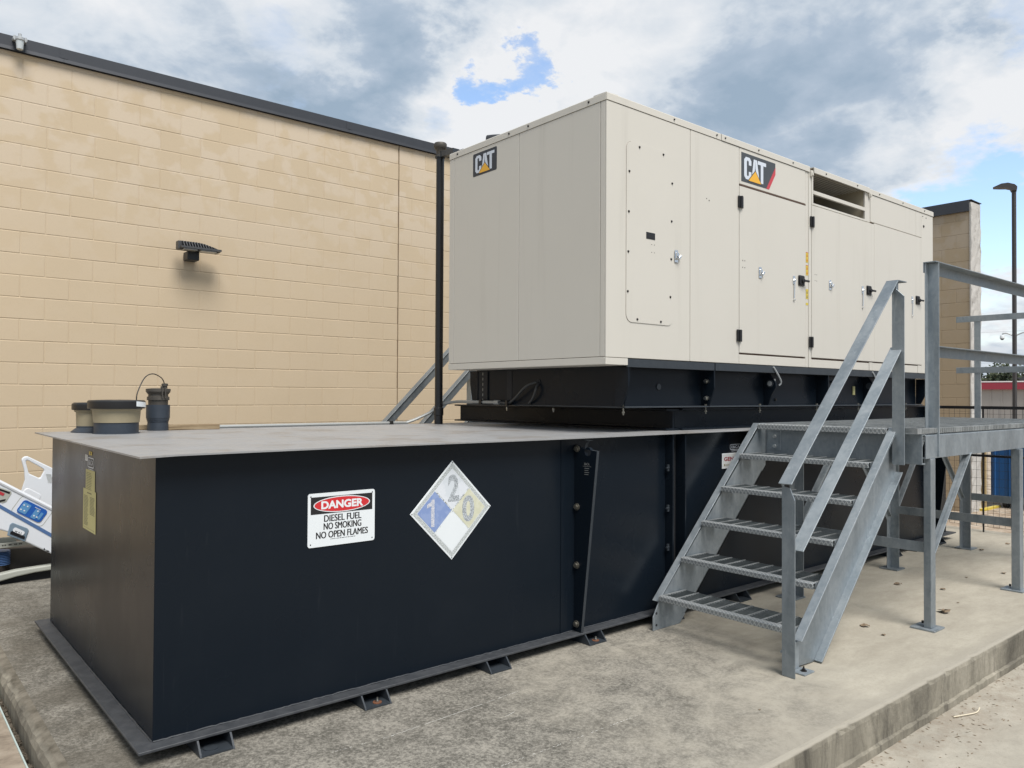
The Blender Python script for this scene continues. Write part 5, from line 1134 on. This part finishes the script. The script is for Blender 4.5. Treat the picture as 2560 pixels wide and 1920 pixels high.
# house behind
hs = thing('grey_roofed_house', (84, 3, GZ), 'pale house with a grey shingle roof behind the storage building', 'house')
q = MB(); q.box(84, 94, -4, 22.0, GZ, 3.1); obj('wall', q, M['pale_wall'], hs)
q = MB(); q.prism([(-5, 3.05), (23.5, 3.05), (17, 5.1), (1, 5.1)], 0, 83.2, 95); obj('roof', q, M['roof'], hs)
q = MB(); q.box(83.97, 83.995, 14.5, 16.5, .8, 2.8); q.box(83.97, 83.995, 18.5, 20.0, .8, 2.8); obj('window', q, M['car_glass'], hs)
# trees
def tree(x, y, h, r, label, seed):
    rnd = random.Random(seed); t_ = thing('broadleaf_tree', (x, y, GZ), label, 'tree', None)
    q = MB(); q.cyl((x, y, GZ), (x + .1, y, h * .55), .28, 8, .14)
    for k in range(5):
        a = rnd.uniform(0, 6.3); q.cyl((x, y, h * .35), (x + math.cos(a) * r * .55, y + math.sin(a) * r * .55, h * .75), .11, 6, .04)
    obj('trunk', q, M['bark'], t_)
    q = MB(); cl = [(x + rnd.uniform(-.6, .6) * r, y + rnd.uniform(-.8, .8) * r, h * .62 + rnd.uniform(-.32, .22) * h, rnd.uniform(.28, .5) * r) for _ in range(14)]
    for cx, cy, cz, cr_ in cl:
        for _ in range(150):
            u = Vector((rnd.gauss(0, 1), rnd.gauss(0, 1), rnd.gauss(0, 1))).normalized() * cr_ * rnd.uniform(.55, 1.08); p = Vector((cx, cy, cz)) + Vector((u.x, u.y, u.z * .8))
            a = Vector((rnd.gauss(0, 1), rnd.gauss(0, 1), rnd.gauss(0, 1))).normalized() * .17; b = a.orthogonal().normalized() * .13
            q.add([p - a, p + b, p + a, p - b], [(0, 1, 2, 3)])
    obj('crown', q, M['leaf'], t_)
for i, (x, y, h, r, lb_) in enumerate(((76, 30.6, 4.7, 3.2, 'leafy tree showing above the storage roof nearest the block wall'), (77, 27.0, 4.4, 3.0, 'leafy tree above the red fascia, second from the block wall'), (78, 23.6, 4.8, 2.8, 'leafy tree beside the grey house roof'),
        (92, 33, 5.3, 3.5, 'taller tree behind the nearer trees by the block wall'), (98, 27, 5.4, 3.6, 'far tree behind the grey roofed house'), (79, -4, 5.0, 3.0, 'leafy tree beyond the far side of the grey roofed house'))): tree(x, y, h, r, lb_, 11 + i)
# power lines
for i, (z, lb_) in enumerate(((6.6, 'upper overhead power line in the distance'), (4.55, 'middle overhead power line in the distance'), (4.15, 'lower overhead power line in the distance'))):
    q = MB(); q.tube([(68, 60 - 4 * k, z + .006 * (k - 12) ** 2) for k in range(28)], .006, 4); tag(obj('power_line', q, M['cable'], None), lb_, 'cable', 'power lines')
# cars
def car(x, y, rz, mat, label, kind=0):
    c_, s_ = math.cos(rz), math.sin(rz); T = lambda p: (x + p[0] * c_ - p[1] * s_, y + p[0] * s_ + p[1] * c_, GZ + p[2])
    r = thing('parked_car', (x, y, GZ), label, 'car')
    def add(nm, secs, mt, par=r, **k):
        q = MB(); n = len(secs[0]); V = [T(p) for s in secs for p in s]; F = [(i * n + j, i * n + (j + 1) % n, (i + 1) * n + (j + 1) % n, (i + 1) * n + j) for i in range(len(secs) - 1) for j in range(n)] + [tuple(range(n)), tuple(range((len(secs) - 1) * n, len(secs) * n))]
        q.add(V, F); return obj(nm, q, mt, par, **k)
    side = [(-2.25, .32), (-2.3, .55), (-2.22, .80), (-1.7, .90), (-.9, .95), (1.2, .97), (1.95, .93), (2.2, .80), (2.25, .45), (2.15, .30)]
    secs = [[(a * (1 - .02 * (abs(w_) > .8)), w_, b) for a, b in side] for w_ in (-.86, -.80, .80, .86)]
    body = add('body', secs, mat, bevel=.04, seg=2)
    cab = [(-.95, .94), (-.25, 1.40), (.2, 1.46), (.9, 1.44), (1.35, 1.22), (1.85, .95)]
    add('cabin', [[(a, w_ * (1 if b < 1 else .84), b) for a, b in cab] for w_ in (-.76, .76)], mat, bevel=.03, seg=2)
    gl = [(-.62, 1.0), (-.18, 1.33), (.35, 1.36), (.95, 1.34), (1.45, 1.02)]
    for sgn in (-1, 1): add('side_window', [[(a, sgn * (.765 if b < 1.1 else .655) + o_ * sgn, b) for a, b in gl] for o_ in (0, .012)], M['car_glass'])
    add('windscreen', [[(-.90, w_, .99), (-.30, w_ * .88, 1.375), (-.31, w_ * .88, 1.395), (-.93, w_, 1.0)] for w_ in (-.68, .68)], M['car_glass'])
    add('rear_window', [[(1.72, w_, 1.02), (1.36, w_ * .88, 1.235), (1.38, w_ * .88, 1.25), (1.75, w_, 1.03)] for w_ in (-.66, .66)], M['car_glass'])
    for a in (-1.4, 1.4):
        for b in (-.87, .87):
            q = MB(); q.cyl(T((a, b - .1 * (1 if b > 0 else -1), .33)), T((a, b, .33)), .33, 20); wh = obj('wheel', q, M['tyre'], r)
            q = MB(); q.cyl(T((a, b, .33)), T((a, b + .012 * (1 if b > 0 else -1), .33)), .2, 14); obj('rim', q, M['steel'], wh)
    for b in (-.6, .6):
        add('headlight', [[(-2.31, b + w_, .62), (-2.31, b + w_, .74), (-2.2, b + w_, .74), (-2.2, b + w_, .62)] for w_ in (-.14, .14)], M['glass']); add('tail_light', [[(2.26, b + w_, .66), (2.26, b + w_, .80), (2.15, b + w_, .80), (2.15, b + w_, .66)] for w_ in (-.14, .14)], M['bed_red'])
    return r
car(31.0, 9.3, R_(100), M['car_white'], 'white sedan parked beyond the mesh fence')
car(26.5, 3.0, R_(28), M['car_dark'], 'dark sedan parked beyond the mesh fence, right of the light pole')
# blue container and timber frame behind the fence
bb = thing('blue_container', (13.2, .3, GZ), 'blue steel container standing beyond the mesh fence', 'container')
q = MB(); q.box(12.5, 13.9, -.42, 1.128, GZ + .16, .90)
for k in range(7): q.box(12.475, 12.4995, 1.05 - .22 * k, 1.10 - .22 * k, GZ + .18, .86)
obj('body', q, M['blue_bin'], bb, .01)
q = MB(); q.box(12.46, 13.94, -.46, 1.16, .86, .93); obj('rim', q, M['blue_bin'], bb, .006)
q = MB()
for x in (12.62, 13.7):
    for y in (-.3, .95): q.cyl((x, y - .03, GZ + .08), (x, y + .03, GZ + .08), .08, 14)
obj('caster', q, M['tyre'], bb)
wf = thing('timber_door_frame', (12.35, 1.2, GZ), 'tan timber frame with brown panel leaning by the blue container', 'frame')
q = MB(); q.box(12.30, 12.36, 1.135, 1.20, GZ, .90); q.box(12.30, 12.36, 1.36, 1.42, GZ, .90); q.box(12.31, 12.35, 1.20, 1.36, .80, .90); q.box(12.31, 12.35, 1.20, 1.36, GZ, -.05); obj('frame', q, simple('tan_timber', (.36, .27, .13), .8), wf)
q = MB(); q.box(12.32, 12.34, 1.2005, 1.3595, -.0495, .45); obj('panel', q, simple('brown_board', (.13, .09, .06), .8), wf)
q = MB(); q.box(11.9, 12.6, 1.02, 1.08, GZ, GZ + .03); tag(obj('yellow_curb_strip', q, M['warn_yellow']), 'yellow painted strip on the dirt beyond the fence', 'strip')

# ================================================================ litter
def dryleaf(x, y, z, s, label, rot):
    q = MB(); n = 7; pts = []
    for i in range(n):
        t = i / (n - 1); wd = math.sin(t * math.pi) ** .7 * .38 + .01
        for sg in (-1, 0, 1): pts.append((t - .5, sg * wd * (1 + .25 * math.sin(i * 2.1 + sg)), .10 + .16 * abs(sg) + .14 * math.sin(t * 5 + sg * .9)))
    c_, s_ = math.cos(rot), math.sin(rot); mz = min(p[2] for p in pts)
    q.add([(x + s * (p[0] * c_ - p[1] * s_), y + s * (p[0] * s_ + p[1] * c_), z + .0012 + s * (p[2] - mz) * .6) for p in pts], [(3 * i + k, 3 * i + k + 1, 3 * i + k + 4, 3 * i + k + 3) for i in range(n - 1) for k in (0, 1)])
    tag(obj('fallen_leaf', q, M['dry_leaf'], None), label, 'leaf', 'fallen leaves on the pad')
for x, y, s, lb_, r_ in ((4.82, -1.15, .10, 'largest curled dry leaf, beside the nearest platform leg', .4), (5.49, -.88, .045, 'dry leaf between the platform legs', 1.2), (5.38, -.59, .06, 'narrow dry leaf under the platform near the tank side', 2.2),
      (6.48, -.98, .05, 'dry leaf under the platform beyond the second leg', .2), (7.44, -.48, .055, 'dry leaf beside the farthest base plate', .9), (4.06, -.96, .06, 'pale dry leaf on the pad behind the stair foot', 1.9), (3.97, -1.12, .035, 'small dry leaf on the pad right of the stair stringer', .7),
      (8.0, -.53, .05, 'dry leaf close to the mesh fence', 2.5), (6.07, -.84, .03, 'tiny leaf crumb under the middle of the platform', .3), (5.16, -1.11, .022, 'tiny leaf crumb right of the largest leaf', 1.0), (2.35, -1.28, .016, 'tiny dark speck of leaf near the front pad edge', .2)): dryleaf(x, y, PZ, s, lb_, r_)
q = MB(); q.tube(spline([(3.50, -1.70, GZ + .008), (3.62, -1.745, GZ + .008), (3.67, -1.755, GZ + .009), (3.73, -1.745, GZ + .012)], 5), .0035, 6); tag(obj('drinking_straw', q, M['straw'], None, smooth=True), 'bent cream straw lying on the yard below the pad edge', 'straw')
q = MB(); rnd = random.Random(5)
for i in range(330):
    x = rnd.uniform(2.3, 5.5); y = -1.64 - abs(rnd.gauss(0, .16)); s = rnd.uniform(.003, .014); a = rnd.uniform(0, 6.3); z = GZ + .001
    c_, s_ = math.cos(a), math.sin(a)
    q.add([(x + s * (u * c_ - v * s_ * .4), y + s * (u * s_ + v * c_ * .4), z + s * w_ * .35) for u, v, w_ in ((-1, 0, 0), (0, -.6, .3), (1, 0, .1), (0, .6, .6))], [(0, 1, 2, 3)])
o = obj('leaf_crumbs', q, M['dry_leaf']); o['kind'] = 'stuff'; o['label'] = 'brown leaf crumbs gathered along the foot of the pad edge'; o['category'] = 'leaf litter'
# chalk marks on the pad
def chalk(pts, label, dotted):
    q = MB(); rnd = random.Random(len(label))
    for i in range(len(pts) - 1):
        a = Vector(pts[i]); b = Vector(pts[i + 1]); L_ = (b - a).length; t = 0; d = (b - a) / L_; nn = Vector((-d.y, d.x))
        while t < L_:
            s = rnd.uniform(.006, .016) if dotted else rnd.uniform(.012, .03)
            if rnd.random() < (.62 if dotted else .93):
                c0 = a + d * t + nn * rnd.uniform(-.0015, .0015); c1 = c0 + d * s; w_ = rnd.uniform(.0009, .0018)
                q.add([(*(c0 - nn * w_), PZ + .0012), (*(c1 - nn * w_ * .6), PZ + .0012), (*(c1 + nn * w_), PZ + .0012), (*(c0 + nn * w_ * .7), PZ + .0012)], [(0, 1, 2, 3)])
            t += s + (rnd.uniform(.004, .014) if dotted else .001)
    tag(obj('chalk_line', q, M['chalk']), label, 'chalk mark')
chalk([(.86, -.423), (1.2, -.408), (1.61, -.383)], 'longest solid white scratch line on the grey pad', False)
chalk([(.52, -.398), (.87, -.425)], 'dotted white scratches leading to the long white line', True)
chalk([(.80, -.93), (1.3, -.945), (1.85, -.957)], 'dotted white line nearer the pad edge', True)
chalk([(1.37, -.58), (1.43, -.567)], 'short white tick right of the long line', False)
